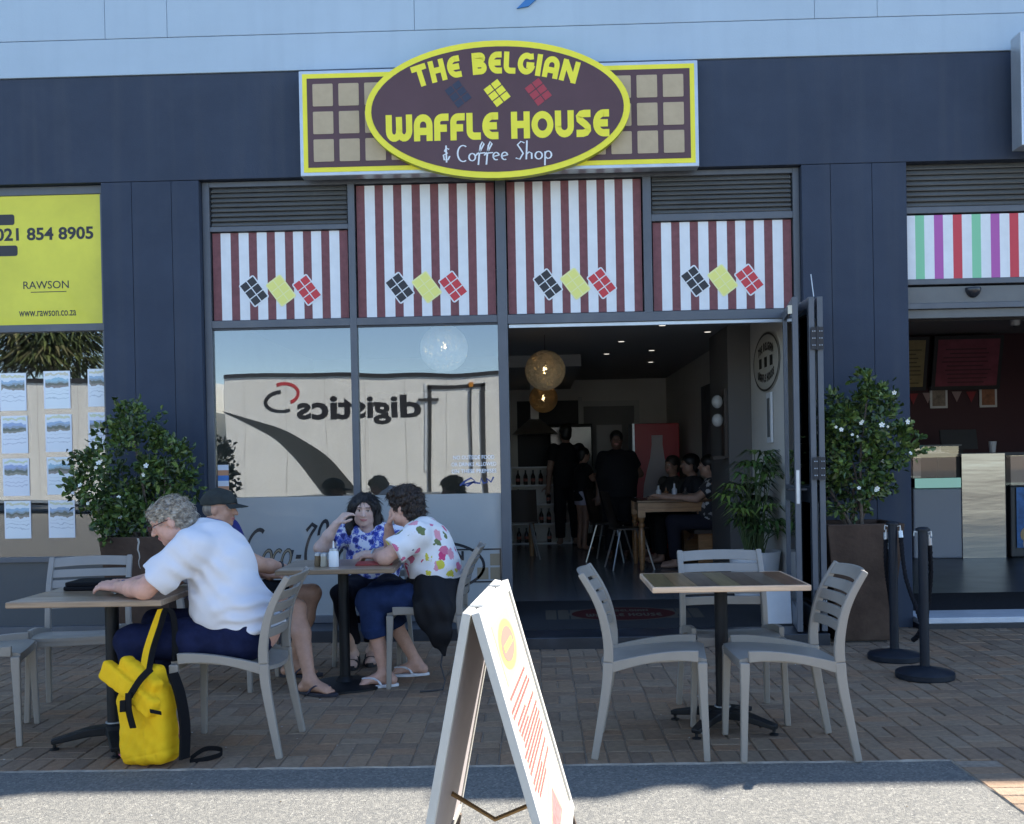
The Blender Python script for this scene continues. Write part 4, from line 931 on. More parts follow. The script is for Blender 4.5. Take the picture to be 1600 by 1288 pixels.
# ------------------------------------------------------------------ sculpted volumes (people, bag)
V3 = lambda *a: np.array(a, float)
def nrm(v): v = np.asarray(v, float); return v/np.linalg.norm(v)
class Field:
    def __init__(s, lo, hi, h):
        s.h = h; s.lo = np.asarray(lo, float); n = np.ceil((np.asarray(hi)-s.lo)/h).astype(int)+1; s.n = n
        s.ax = [s.lo[i]+h*np.arange(n[i]) for i in range(3)]; s.F = np.full(n, .3, np.float32)
    def _sub(s, lo, hi):
        a = np.clip(np.floor((lo-s.lo)/s.h).astype(int), 0, s.n-1); b = np.clip(np.ceil((hi-s.lo)/s.h).astype(int)+1, 1, s.n)
        if np.any(b <= a): return None, None
        sl = tuple(slice(a[i], b[i]) for i in range(3)); g = [s.ax[i][sl[i]] for i in range(3)]
        P = np.stack(np.meshgrid(*g, indexing='ij'), -1).astype(np.float32); return sl, P
    def _join(s, sl, d, k, op):
        F = s.F[sl]
        if op == 'u':
            q = np.maximum(k-np.abs(F-d), 0)/k if k > 0 else 0; s.F[sl] = np.minimum(F, d)-q*q*k/4
        else:
            d = -d; q = np.maximum(k-np.abs(F-d), 0)/k if k > 0 else 0; s.F[sl] = np.maximum(F, d)+q*q*k/4
    def cone(s, a, b, ra, rb, k=.02, lat=None, ls=1., cut=None, op='u'):
        a, b = np.asarray(a, float), np.asarray(b, float); m = max(ra, rb)*max(ls, 1)+k+.03
        sl, P = s._sub(np.minimum(a, b)-m, np.maximum(a, b)+m)
        if sl is None: return s
        Q = P-a.astype(np.float32); v = (b-a)
        if lat is not None:
            lat = nrm(lat); f = 1-1/ls
            d0 = Q@lat.astype(np.float32); Q = Q-(d0*f)[..., None]*lat.astype(np.float32); v = v-lat*(v@lat)*f
        v = v.astype(np.float32); t = np.clip((Q@v)/max(v@v, 1e-9), 0, 1)
        d = np.linalg.norm(Q-t[..., None]*v, axis=-1)-(ra+t*(rb-ra))
        if cut is not None:
            for p0, n0 in (cut if isinstance(cut, list) else [cut]): d = np.maximum(d, (P-np.asarray(p0, np.float32))@nrm(n0).astype(np.float32))
        s._join(sl, d, k, op); return s
    def chain(s, pts, rs, k=.02, **kw):
        for (a, b), (r1, r2) in zip(zip(pts[:-1], pts[1:]), zip(rs[:-1], rs[1:])): s.cone(a, b, r1, r2, k, **kw)
        return s
    def ell(s, c, r, fr=None, k=.015, op='u'):
        c = np.asarray(c, float); r = np.asarray(r, float); m = r.max()+k+.03
        sl, P = s._sub(c-m, c+m)
        if sl is None: return s
        Q = P-c.astype(np.float32)
        if fr is not None: Q = Q@np.asarray(fr, np.float32).T
        q = Q/r.astype(np.float32); l1 = np.linalg.norm(q, axis=-1); l2 = np.linalg.norm(q/r.astype(np.float32), axis=-1)
        d = l1*(l1-1)/np.maximum(l2, 1e-6); s._join(sl, np.where(l1 < 1e-4, -r.min(), d), k, op); return s
    def rbox(s, c, hs, rad, fr=None, k=.015, op='u'):
        c = np.asarray(c, float); hs = np.asarray(hs, float); m = np.linalg.norm(hs)+k+.03
        sl, P = s._sub(c-m, c+m); Q = P-c.astype(np.float32)
        if fr is not None: Q = Q@np.asarray(fr, np.float32).T
        q = np.abs(Q)-(hs-rad).astype(np.float32); d = np.linalg.norm(np.maximum(q, 0), axis=-1)+np.minimum(q.max(-1), 0)-rad
        s._join(sl, d, k, op); return s
    def plane(s, p, n, k=.0):
        n = nrm(n); X, Y, Z = np.meshgrid(*s.ax, indexing='ij', sparse=True)
        s.F = np.maximum(s.F, ((X-p[0])*n[0]+(Y-p[1])*n[1]+(Z-p[2])*n[2]).astype(np.float32)); return s
    def wrinkle(s, amp, waves):
        X, Y, Z = np.meshgrid(*[a.astype(np.float32) for a in s.ax], indexing='ij', sparse=True); w = 0
        for fx, fy, fz, ph, wx in waves: w = w+np.sin(fx*X+fy*Y+fz*Z+ph+wx*np.sin(9*X+7*Z+5*Y+ph))
        s.F += np.float32(amp)*w.astype(np.float32); return s
    def mesh(s):
        F = s.F; S = F < 0; n = s.n
        c = np.zeros(n-1, np.int8)
        for i in (0, 1):
            for j in (0, 1):
                for k in (0, 1): c += S[i:n[0]-1+i, j:n[1]-1+j, k:n[2]-1+k]
        act = (c > 0) & (c < 8); I = np.argwhere(act); idx = np.full(n-1, -1, np.int64); idx[act] = np.arange(len(I))
        pos = np.zeros((len(I), 3)); cnt = np.zeros(len(I))
        for ax in range(3):
            for o1 in (0, 1):
                for o2 in (0, 1):
                    a = np.zeros(3, int); oth = [q for q in range(3) if q != ax]; a[oth[0]] = o1; a[oth[1]] = o2; b = a.copy(); b[ax] = 1
                    fa = F[tuple((I+a).T)]; fb = F[tuple((I+b).T)]; mk = (fa < 0) != (fb < 0); t = fa[mk]/(fa[mk]-fb[mk])
                    p = np.repeat(a[None].astype(float), mk.sum(), 0); p[:, ax] = t; pos[mk] += p; cnt[mk] += 1
        V = s.lo+(I+pos/cnt[:, None])*s.h
        Q = []
        for ax in range(3):
            u, v = (ax+1) % 3, (ax+2) % 3
            A = [slice(1, n[q]-1) for q in range(3)]; A[ax] = slice(0, n[ax]-1); B = list(A); B[ax] = slice(1, n[ax])
            sa, sb = S[tuple(A)], S[tuple(B)]; E_ = np.argwhere(sa != sb)
            if not len(E_): continue
            ins = sa[tuple(E_.T)]; off = np.ones(3, int); off[ax] = 0; E_ = E_+off; q4 = []
            for du, dv in ((-1,-1), (0,-1), (0,0), (-1,0)):
                e = E_.copy(); e[:, u] += du; e[:, v] += dv; q4.append(idx[tuple(e.T)])
            q4 = np.stack(q4, 1); q4[~ins] = q4[~ins][:, ::-1]; Q.append(q4)
        return V, np.concatenate(Q)
def field_obj(f, name, mat, parent, org, colfn=None, smooth_it=1):
    V, Q = f.mesh()
    for _ in range(smooth_it):       # light Laplacian pass to take the grid out of the surface
        acc = np.zeros_like(V); cn = np.zeros(len(V))
        for a, b in ((0,1), (1,2), (2,3), (3,0)):
            for p, q in ((a, b), (b, a)): np.add.at(acc, Q[:, p], V[Q[:, q]]); np.add.at(cn, Q[:, p], 1)
        V = V*.5+.5*acc/np.maximum(cn, 1)[:, None]
    me = bpy.data.meshes.new(name); me.vertices.add(len(V)); me.vertices.foreach_set('co', (V-np.asarray(org)).astype(np.float32).ravel())
    me.loops.add(Q.size); me.loops.foreach_set('vertex_index', Q.ravel().astype(np.int32)); me.polygons.add(len(Q))
    me.polygons.foreach_set('loop_start', np.arange(0, Q.size, 4, dtype=np.int32)); me.polygons.foreach_set('loop_total', np.full(len(Q), 4, np.int32))
    me.update(calc_edges=True); me.validate(); me.polygons.foreach_set('use_smooth', [True]*len(me.polygons)); me.materials.append(mat)
    if colfn is not None:
        C = np.ones((len(V), 4), np.float32); C[:, :3] = colfn(V); me.color_attributes.new('vcol', 'FLOAT_COLOR', 'POINT').data.foreach_set('color', C.ravel())
    o = bpy.data.objects.new(name, me); COL.objects.link(o); o.parent = parent; return o
m_skin = M('skin', (.5,.3,.2), .48, attr='vcol', var=.10, vs=35, bump=.06, bs=220, spec=.4)
m_skin.node_tree.nodes['Principled BSDF'].inputs['Subsurface Weight'].default_value = 0.0
def head(F, c, f, u, sc=1.0, k=.012):
    c = np.asarray(c, float); f = nrm(f); u = nrm(np.asarray(u)-f*(np.dot(u, f))); r = np.cross(f, u); fr = np.array([r, f, u]); s = sc
    E = lambda a, b, d, rr, kk=k, op='u': F.ell(c+s*(r*a+f*b+u*d), np.array(rr)*s, fr, kk*s, op)
    E(0,-.012,.028,(.074,.093,.086)); E(0,.022,-.028,(.058,.066,.082),.03); E(0,.040,-.078,(.036,.036,.026),.03)
    for q in (-1, 1):
        E(q*.034,.060,-.024,(.026,.020,.026),.02); E(q*.076,-.006,-.006,(.009,.021,.031),.008); E(q*.046,.012,-.062,(.020,.04,.024),.03)
    E(0,.080,.034,(.046,.015,.011),.015)
    for q in (-1, 1): E(q*.030,.098,.010,(.020,.015,.012),.012,'s')
    for q in (-1, 1): E(q*.030,.074,.009,(.0135,.0135,.0115),.003)
    F.cone(c+s*(f*.086+u*.016), c+s*(f*.108-u*.022), .0075*s, .0120*s, .012*s)
    for q in (-1, 1): E(q*.011,.098,-.025,(.008,.009,.007),.006)
    E(0,.088,-.050,(.021,.009,.0050),.006); E(0,.086,-.060,(.018,.009,.0055),.006); E(0,.068,-.087,(.019,.018,.014),.015)
    return fr
def headcols(C, P, c, f, u, sc, brow=(.06,.04,.03), lip=(.52,.20,.18)):
    c = np.asarray(c); f = nrm(f); u = nrm(np.asarray(u)-f*(np.dot(u, f))); r = np.cross(f, u); D = (P-c)/sc; a = D@r; b = D@f; d = D@u
    for q in (-1, 1):
        e = ((a-q*.030)/.014)**2+((d-.009)/.0055)**2; m = (e < 1) & (b > .06); C[m] = (.55,.50,.46)
        e = ((a-q*.030)/.0062)**2+((d-.009)/.0062)**2; m = (e < 1) & (b > .06); C[m] = (.03,.02,.015)
        e = ((a-q*.030)/.016)**2+((d-.0165)/.0028)**2; m = (e < 1) & (b > .05); C[m] = (.10,.06,.045)
        e = ((a-q*.031)/.020)**2+((d-.033+.12*(abs(a)-.03)**2*20)/.0045)**2; m = (e < 1) & (b > .05); C[m] = C[m]*.25+np.array(brow)*.75
        e = ((a-q*.040)/.020)**2+((d+.022)/.018)**2; w_ = np.clip(1-e, 0, 1)*(b > .03); C[:] = C*(1-.25*w_[:, None])+np.array((.62,.25,.20))*.25*w_[:, None]
    e = (a/.028)**2+((d+.055-6*a*a)/.0085)**2; m = (e < 1) & (b > .07); C[m] = np.array(lip)
    m = (np.abs(d+.0552-6*a*a) < .0014) & (np.abs(a) < .022) & (b > .07); C[m] = (.20,.07,.06)
def hand(F, w, d, n, side=1, curl=.5, spread=.0, sc=1.0):
    """w wrist, d finger direction, n back-of-hand normal, thumb on +side of d x n"""
    w = np.asarray(w, float); d = nrm(d); n = nrm(np.asarray(n)-d*np.dot(n, d)); s = np.cross(d, n)*side; k = .006
    F.cone(w-d*.01, w+d*.075*sc, .027*sc, .029*sc, .012, n, .52)
    F.cone(w+d*.025*sc-s*.018*sc, w+d*.080*sc-s*.024*sc, .015*sc, .014*sc, .012); F.cone(w+d*.02*sc+s*.018*sc, w+d*.082*sc+s*.024*sc, .016*sc, .014*sc, .012)
    for i, (o, L) in enumerate(((.030,.068), (.0105,.078), (-.0105,.073), (-.029,.056))):
        p = w+(d*.082+s*o)*sc; dd = nrm(d+s*(o*spread*10)); a = curl*(.6+.18*i); nn = n
        for q, lf in enumerate((.45,.32,.25)):
            dd = nrm(dd*math.cos(a)-nn*math.sin(a)); nn = nrm(n-dd*np.dot(n, dd)) if abs(np.dot(n, dd)) < .98 else nrm(d)
            e = p+dd*L*lf*sc; F.cone(p, e, (.0090-.0007*q)*sc, (.0084-.0008*q)*sc, k); p = e; a = curl*.9
    p = w+(d*.028+s*.026)*sc
    for q, (L, dv) in enumerate(((.042, d*.55+s*.8-n*.15), (.032, d*.85+s*.4-n*.3), (.024, d*.95+s*.15-n*.35))):
        e = p+nrm(dv)*L*sc; F.cone(p, e, (.0125-.0016*q)*sc, (.0105-.0014*q)*sc, .010); p = e
def foot(F, an, to, r=1.0, bare=True):
    an = np.asarray(an, float); to = np.asarray(to, float); d = nrm((to-an)*V3(1,1,0)); s = np.cross(d, V3(0,0,1)); z = V3(0,0,1)
    heel = an*V3(1,1,0)-d*.045+z*.042; ball = an*V3(1,1,0)+d*.12+z*.040
    F.cone(an, heel, .032*r, .030*r, .025); F.cone(an-z*.012, ball, .030*r, .019*r, .025, s, 1.5); F.cone(heel, ball, .026, .019*r, .02, s, 1.5)
    for i, o in enumerate((-.030,-.013,.002,.016,.029)):
        b = an*V3(1,1,0)+d*(.128-abs(o-.03)*.25*0)+s*o+z*.034; L = (.046,.040,.036,.031,.026)[i if True else 0]
        F.cone(b-d*.02, b+d*L*.45-z*.008, .0115, .0095, .006)
def sole(par, org, an, to, mat, name='sandal_sole', L=.255, wd=.098, th=.016):
    an = np.asarray(an, float); to = np.asarray(to, float); d = nrm((to-an)*V3(1,1,0)); s = np.cross(d, V3(0,0,1)); c = an*V3(1,1,0)-d*.085-np.asarray(org)*V3(1,1,0)
    pts = []
    for i in range(13): 
        t = i/12; pts.append((L*t, wd*.5*(.72+.28*math.sin(math.pi*(t*.9-.15)))*math.sin(math.pi*min(1, max(.02, t*.985+.008)))**.33))
    poly = pts+[(a, -b) for a, b in pts[::-1]]
    return MB().prism(poly, tuple(c+V3(0,0,.001)), tuple(d), tuple(s), (0,0,th)).build(name, mat, par, bevel=.004)
def strap_vamp(par, org, an, to, mat, kind='thong'):
    an = np.asarray(an, float); to = np.asarray(to, float); d = nrm((to-an)*V3(1,1,0)); s = np.cross(d, V3(0,0,1)); c = an*V3(1,1,0)-np.asarray(org)*V3(1,1,0); z = V3(0,0,1); mb = MB()
    if kind == 'thong':
        pk = c+d*.128-s*.010+z*.052
        for q in (-1, 1): mb.sweep(smooth_pts([tuple(c+d*.02+s*q*.048+z*.015), tuple(c+d*.055+s*q*.040+z*.055), tuple(pk)], 5), tuple(d*.7+z*.5), .030, .009)
        mb.tube([tuple(pk), tuple(c+d*.14-s*.010+z*.014)], .005, 6)
    else:
        for a, hgt in ((.10,.066), (.03,.088), (-.03,.095)):
            mb.sweep(smooth_pts([tuple(c+d*a-s*.047+z*.012), tuple(c+d*a-s*.042+z*hgt*.75), tuple(c+d*a+z*hgt), tuple(c+d*a+s*.042+z*hgt*.75), tuple(c+d*a+s*.047+z*.012)], 4), tuple(d), .026, .006)
    return mb.build('strap', mat, par, bevel=.001)
SK = (.56,.335,.245)
def skincol(base, heads=(), extra=None):
    def fn(P):
        C = np.repeat(np.array([base]), len(P), 0)
        for h in heads: headcols(C, P, *h)
        if extra: extra(C, P)
        return C
    return fn
def bounds(pts, m=.16): A = np.array(pts); return A.min(0)-m, A.max(0)+m
Z = V3(0,0,1)
WAV = [(30,12,60,.3,.8), (-22,40,35,1.7,.9), (55,-18,-30,2.9,.7)]
m_hairbump = {}
def hair_mat(name, c1, c2, stretch=(60,60,9), vs=1.0):
    m = M(name, c1, .42, var=.0, bump=.9, bs=vs*1.6, stretch=stretch, spec=.5); nt = m.node_tree; n = nt.nodes; l = nt.links
    nz = n.new('ShaderNodeTexNoise'); nz.inputs['Scale'].default_value = vs; nz.inputs['Detail'].default_value = 5
    mp = [q for q in n if q.type == 'MAPPING'][0]; l.new(mp.outputs[0], nz.inputs['Vector']); cr = n.new('ShaderNodeValToRGB'); cr.color_ramp.elements[0].position = .35; cr.color_ramp.elements[1].position = .62
    cr.color_ramp.elements[0].color = (*c2, 1); cr.color_ramp.elements[1].color = (*c1, 1); l.new(nz.outputs[0], cr.inputs[0]); l.new(cr.outputs[0], n['Principled BSDF'].inputs['Base Color']); return m
def strands(par, ho, hc, f, u, O, n, L, mat, seed, flow=(0,-.75,-.55), wv=1.0):
    me = ho.data; N = len(me.vertices); co = np.empty(N*3); no = np.empty(N*3); me.vertices.foreach_get('co', co); me.vertices.foreach_get('normal', no); co = co.reshape(-1,3); no = no.reshape(-1,3)
    r_ = np.random.RandomState(seed); f = nrm(f); u = nrm(u); r = np.cross(f, u); c = np.asarray(hc)-O; rel = co-c
    ok = np.where((no@(rel/np.linalg.norm(rel, axis=1)[:, None]).T.T*1 if False else np.einsum('ij,ij->i', no, rel)) > 0)[0]; pick = r_.choice(ok, min(n, len(ok)), replace=False); mb = MB()
    for i in pick:
        p = co[i]; m = no[i]; a, b, d = (p-c)@r, (p-c)@f, (p-c)@u
        fl = r*flow[0]+f*flow[1]+u*(flow[2]+.5*wv*np.sin(60*b+30*a))+r*(.5*wv*np.sin(45*d+20*b)+np.sign(a)*.25)+r_.normal(0,.18*wv,3); t = fl-m*(fl@m); t = t/(np.linalg.norm(t)+1e-6); l = L*r_.uniform(.5,1.3); s = np.cross(m, t)*r_.normal(0,.25)
        mb.tube([tuple(p-m*.001), tuple(p+t*l*.35+m*.0025+s*l*.1), tuple(p+t*l*.7+m*.002+s*l*.35), tuple(p+t*l+m*r_.uniform(-.002,.006)+s*l*.7)], [.0014,.0014,.0011,.0003], 3, caps=False)
    mb.build('hair_strands', mat, par, smooth=True, kind='stuff')
# ================================================================== woman in the white t-shirt
H = .006
def woman_white():
    O = V3(-1.46, -3.22, 0); p = thing('person', 'person in white t-shirt and dark jeans leaning on the left table, short grey hair', 'person', tuple(O))
    pel = V3(-1.40,-3.22,.575); bel = V3(-1.50,-3.22,.72); ch = V3(-1.56,-3.22,.90); nk = V3(-1.675,-3.23,1.045); hc = V3(-1.785,-3.25,1.105); hf = nrm(V3(-.86,-.16,-.42)); hu = nrm(V3(-.40,-.05,.9))
    shN = V3(-1.635,-3.41,.985); elN = V3(-1.845,-3.46,.800); wrN = V3(-2.02,-3.32,.796); shF = V3(-1.645,-3.05,.985); elF = V3(-1.86,-2.98,.81); wrF = V3(-2.03,-3.10,.795)
    hipN = V3(-1.42,-3.32,.535); knN = V3(-1.955,-3.345,.535); anN = V3(-1.845,-3.36,.095); toN = V3(-2.02,-3.40,.03); hipF = V3(-1.42,-3.11,.54); knF = V3(-1.93,-3.06,.57); anF = V3(-1.90,-3.05,.095); toF = V3(-2.08,-3.05,.03)
    lo, hi = bounds([pel, hc, wrN, elN, elF, knN, toN, toF, V3(-1.3,-3.22,1.2)], .15); lo[2] = -.01
    F = Field(lo, hi, H); lat = V3(0,1,0)
    F.chain([pel, bel, ch], [.13,.13,.115], .05, lat=lat, ls=1.25); F.cone(ch, nk, .10, .055, .04); F.cone(nk, hc-hu*.06-hf*.015, .056, .055, .03)
    head(F, hc, hf, hu, .97)
    for sh, el, wr in ((shN, elN, wrN), (shF, elF, wrF)): F.cone(ch+(sh-ch)*.5, sh, .06, .062, .04); F.chain([sh, el], [.058,.048], .02); F.chain([el, (el+wr)/2, wr], [.047,.042,.028], .02)
    hand(F, wrN, V3(-.86,.18,.10), V3(-.1,-.35,.95), 1, .38, .05); hand(F, wrF, V3(-.9,-.12,.05), V3(0,.1,1), -1, .35, .05)
    for hp, kn, an, to in ((hipN, knN, anN, toN), (hipF, knF, anF, toF)): F.chain([hp, kn], [.09,.06], .03); F.chain([kn, (kn+an)/2, an], [.058,.05,.036], .03); foot(F, an, to)
    def ex(C, P):
        m = P[:, 2] < .2; C[m] = C[m]*.9+np.array((.08,.0,.0))
    field_obj(F, 'body', m_skin, p, O, skincol((.60,.335,.255), [(hc, hf, hu, .97, (.35,.3,.25))], ex))
    # t-shirt
    T = Field(lo, hi, H)
    T.chain([V3(-1.415,-3.22,.60), bel+V3(-.02,0,-.02), ch, V3(-1.60,-3.22,.975)], [.158,.170,.150,.115], .06, lat=lat, ls=1.2, cut=(V3(-1.42,-3.22,.565), V3(.10,0,-1)))
    T.cone(V3(-1.62,-3.22,.98), V3(-1.655,-3.23,1.02), .11, .085, .05, lat=lat, ls=1.25)
    for sh, el, q in ((shN, elN, -1), (shF, elF, 1)):
        T.cone(V3(-1.58,-3.22,.95)+(sh-ch)*.3, sh, .11, .092, .06); e = sh+(el-sh)*.86; T.cone(sh, e, .088, .088, .035, cut=(e-(el-sh)*.06, nrm(el-sh+V3(-.10,0,-.02))))
    T.ell(nk+V3(-.045,0,.035), (.07,.075,.055), None, .02, 's')
    T.wrinkle(.0024, WAV); X, Y, Zz = np.meshgrid(*[a.astype(np.float32) for a in T.ax], indexing='ij', sparse=True)
    amt = np.exp(-((Zz-.66)/.10)**2)*np.clip((X+1.55)/.2, 0, 1); T.F += (.0085*amt*np.sin(95*Zz+14*X+9*np.sin(6*Y+5*X)+2*np.sin(22*X))).astype(np.float32)
    amt = np.exp(-(((X+1.60)/.10)**2+((Zz-.86)/.12)**2)); T.F += (.0065*amt*np.sin(70*X+60*Zz)).astype(np.float32)
    field_obj(T, 'tshirt', M('white_cotton', (.66,.66,.70), .85, bump=.55, bs=12, sheen=.1), p, O)
    # jeans
    J = Field(lo, hi, H)
    J.chain([pel+V3(-.02,0,-.01), pel+V3(-.08,0,.0)], [.140,.145], .04, lat=lat, ls=1.22, cut=(V3(-1.4,-3.22,.60), V3(0,0,1)))
    for hp, kn, an in ((hipN, knN, anN), (hipF, knF, anF)): J.chain([hp, (hp+kn)/2+V3(0,0,.004), kn], [.108,.098,.083], .03); J.chain([kn, (kn+an)/2, an+V3(0,0,.06)], [.083,.074,.066], .02, cut=(an+V3(0,0,.04), -Z))
    J.wrinkle(.0022, [(60,10,25,0,.9), (-35,30,50,1,.8)])
    field_obj(J, 'jeans', M('dark_denim', (.008,.012,.042), .85, spec=.15, bump=.5, bs=20, var=.3, vs=14), p, O)
    # grey hair
    Hh = Field(hc-.2, hc+.2, .0035); r = np.cross(hf, hu); fr = np.array([r, hf, hu]); E = lambda a, b, d, rr, k=.03, op='u': Hh.ell(hc+r*a+hf*b+hu*d, rr, fr, k, op)
    E(0,-.018,.033,(.080,.096,.086)); E(0,-.055,-.015,(.071,.056,.076)); E(0,.055,.074,(.058,.036,.030)); E(0,-.062,-.062,(.055,.042,.050))
    E(0,.115,-.020,(.10,.068,.075),.012,'s')
    for q in (-1, 1): E(q*.088,.004,-.035,(.026,.034,.045),.012,'s')
    loc = np.stack(np.meshgrid(*Hh.ax, indexing='ij'), -1)-hc; a = loc@r; b = loc@hf; d = loc@hu
    wv = np.sin(150*(d+.45*b)+1.6*np.sin(30*b+12*a)+1.2*np.sin(35*a)); Hh.F += (.0022*wv+.0014*np.sin(260*d+90*b+5*np.sin(60*a))).astype(np.float32)
    hobj = field_obj(Hh, 'hair', hair_mat('grey_hair', (.50,.45,.38), (.20,.175,.15), (55,55,55), 1.0), p, O)
    strands(p, hobj, hc, hf, hu, O, 2200, .034, MATS['grey_hair'], 1, (0,-.9,-.45), .15)
    # glasses
    gl = MB(); L = lambda a, b, d: tuple(hc+r*a+hf*b+hu*d-O)
    for q in (-1, 1):
        gl.tube([L(q*.033+.024*math.cos(t/14*6.283), .105, .008+.018*math.sin(t/14*6.283)) for t in range(14)], .0022, 6, closed=True); gl.tube([L(q*.057,.104,.012), L(q*.078,.06,.012), L(q*.080,.0,.010)], .0024, 6)
    gl.tube([L(-.009,.106,.012), L(.009,.106,.012)], .002, 6); gl.build('glasses', M('dark_red_frame', (.06,.012,.012), .3), p, smooth=True)
    MB().tube([tuple(wrN-O+V3(0,.034*math.cos(t/16*6.283),.030*math.sin(t/16*6.283))+V3(.02,0,0)) for t in range(16)], .0065, 8, closed=True).build('wrist_band', M('blue_band', (.06,.06,.16), .5), p, smooth=True)
    m_ff = M('pink_rubber', (.45,.12,.14), .6)
    for an, to in ((anN, toN), (anF, toF)): sole(p, O, an, to, m_ff); strap_vamp(p, O, an, to, m_ff)
woman_white()
# ================================================================== man in the cap
def man_cap():
    O = V3(-1.98, -1.78, 0); p = thing('person', 'person in dark cap, blue shirt and shorts with flip-flops, facing right', 'person', tuple(O))
    pel = V3(-2.05,-1.78,.57); ch = V3(-2.04,-1.78,.86); nk = V3(-2.03,-1.77,1.0); hc = V3(-1.995,-1.76,1.100); hf = nrm(V3(.985,-.12,-.08)); hu = nrm(V3(.06,0,1))
    shN = V3(-2.0,-1.98,.945); elN = V3(-1.70,-2.04,.775); wrN = V3(-1.575,-1.90,.735); shF = V3(-2.0,-1.59,.945); elF = V3(-1.90,-1.52,.72); wrF = V3(-1.72,-1.64,.66)
    hipN = V3(-2.0,-1.88,.535); knN = V3(-1.475,-1.99,.50); anN = V3(-1.375,-2.11,.092); toN = V3(-1.20,-2.19,.03); hipF = V3(-2.0,-1.68,.535); knF = V3(-1.46,-1.60,.54); anF = V3(-1.60,-1.58,.092); toF = V3(-1.42,-1.58,.03)
    lo, hi = bounds([pel, hc, elN, elF, knN, toN, V3(-2.0,-1.78,1.22)], .16); lo[2] = -.01
    F = Field(lo, hi, H); lat = V3(0,1,0)
    F.chain([pel, ch], [.12,.115], .05, lat=lat, ls=1.25); F.cone(ch, nk, .10, .06, .04); F.cone(nk, hc-hu*.06-hf*.015, .062, .058, .03); head(F, hc, hf, hu, 1.02)
    for sh, el, wr in ((shN, elN, wrN), (shF, elF, wrF)): F.cone(ch+(sh-ch)*.5, sh, .06, .06, .04); F.chain([sh, el], [.058,.050], .02); F.chain([el, (el+wr)/2, wr], [.048,.044,.030], .02)
    hand(F, wrN, V3(.75,.5,-.05), V3(0,-.2,1), 1, .4); hand(F, wrF, V3(.9,-.2,0), V3(0,0,1), -1, .4)
    for hp, kn, an, to in ((hipN, knN, anN, toN), (hipF, knF, anF, toF)): F.chain([hp, kn], [.085,.058], .03); F.chain([kn, kn+(an-kn)*.35, an], [.052,.056,.034], .03); foot(F, an, to, 1.05)
    field_obj(F, 'body', m_skin, p, O, skincol((.46,.26,.18), [(hc, hf, hu, 1.02, (.2,.17,.15))]))
    T = Field(lo, hi, H); T.chain([pel, V3(-2.03,-1.78,.72), ch, V3(-2.03,-1.78,.94)], [.15,.155,.145,.11], .05, lat=lat, ls=1.22, cut=(V3(-2,-1.78,.53), -Z))
    for sh, el in ((shN, elN), (shF, elF)): T.cone(ch+(sh-ch)*.35+V3(0,0,.04), sh, .10, .082, .05); e = sh+(el-sh)*.72; T.cone(sh, e, .076, .074, .03, cut=(e-(el-sh)*.1, el-sh))
    T.ell(nk+V3(.02,0,.06), (.068,.07,.05), None, .015, 's'); T.wrinkle(.002, WAV); field_obj(T, 'shirt', M('royal_blue_cotton', (.018,.022,.17), .85, bump=.5, bs=14), p, O)
    S_ = Field(lo, hi, H); S_.cone(pel, pel+V3(.08,0,-.02), .145, .14, .04, lat=lat, ls=1.22, cut=(V3(0,0,.60), Z))
    for hp, kn in ((hipN, knN), (hipF, knF)): e = hp+(kn-hp)*.80; S_.cone(hp, e, .105, .092, .03, cut=(e-(kn-hp)*.06, kn-hp))
    S_.wrinkle(.002, WAV); field_obj(S_, 'shorts', M('black_cotton', (.011,.012,.014), .85, spec=.15, bump=.2, bs=300), p, O)
    # cap
    C = Field(hc-.25, hc+.25, .004); r = np.cross(hf, hu); fr = np.array([r, hf, hu]); C.ell(hc-hf*.012+hu*.040, (.094,.114,.092), fr, .01); C.plane(hc+hu*.028, -hu+hf*.10)
    C.wrinkle(.0015, [(80,20,30,0,.5), (20,70,60,1,.6)])
    cap = field_obj(C, 'cap', M('dark_green_canvas', (.018,.022,.020), .8, bump=.3, bs=260, var=.3, vs=16), p, O)
    b = MB(); vs = []; fs = []
    for i in range(9):
        t = -1+2*i/8; q = hc+r*(.082*t)+hf*(.072+.022*(1-t*t))+hu*.038; e = hc+r*(.086*t)+hf*(.100+.080*(1-abs(t)**2.2))+hu*(.030-.016*t*t)
        for zz in (0, -.005): vs += [tuple(q-O+hu*zz), tuple(e-O+hu*zz)]
    for i in range(8): k = i*4; fs += [(k,k+1,k+5,k+4), (k+2,k+6,k+7,k+3), (k+1,k+3,k+7,k+5), (k,k+4,k+6,k+2)]
    fs += [(0,2,3,1), (32,33,35,34)]
    b.add(vs, fs).build('cap_peak', M('dark_green_canvas'), p, smooth=True)
    h2 = Field(hc-.2, hc+.2, .005); h2.ell(hc-hf*.03+hu*.0, (.078,.082,.07), fr, .01); h2.plane(hc-hf*.005, hf); h2.plane(hc+hu*.035, hu); h2.plane(hc-hu*.045, -hu)
    field_obj(h2, 'hair', hair_mat('stubble_grey', (.22,.19,.16), (.12,.10,.085)), p, O)
    MB().tube([tuple(wrN-O+V3(-.01,-.01,0)+.036*(math.cos(t/16*6.283)*nrm(V3(.6,-.7,0))+math.sin(t/16*6.283)*Z)) for t in range(16)], .009, 8, closed=True).build('watch', m_dark, p, smooth=True)
    mff = M('navy_rubber', (.015,.016,.028), .6)
    for an, to in ((anN, toN), (anF, toF)): sole(p, O, an, to, mff, L=.28, wd=.108, th=.020); strap_vamp(p, O, an, to, M('navy_strap', (.03,.03,.055), .6))
man_cap()
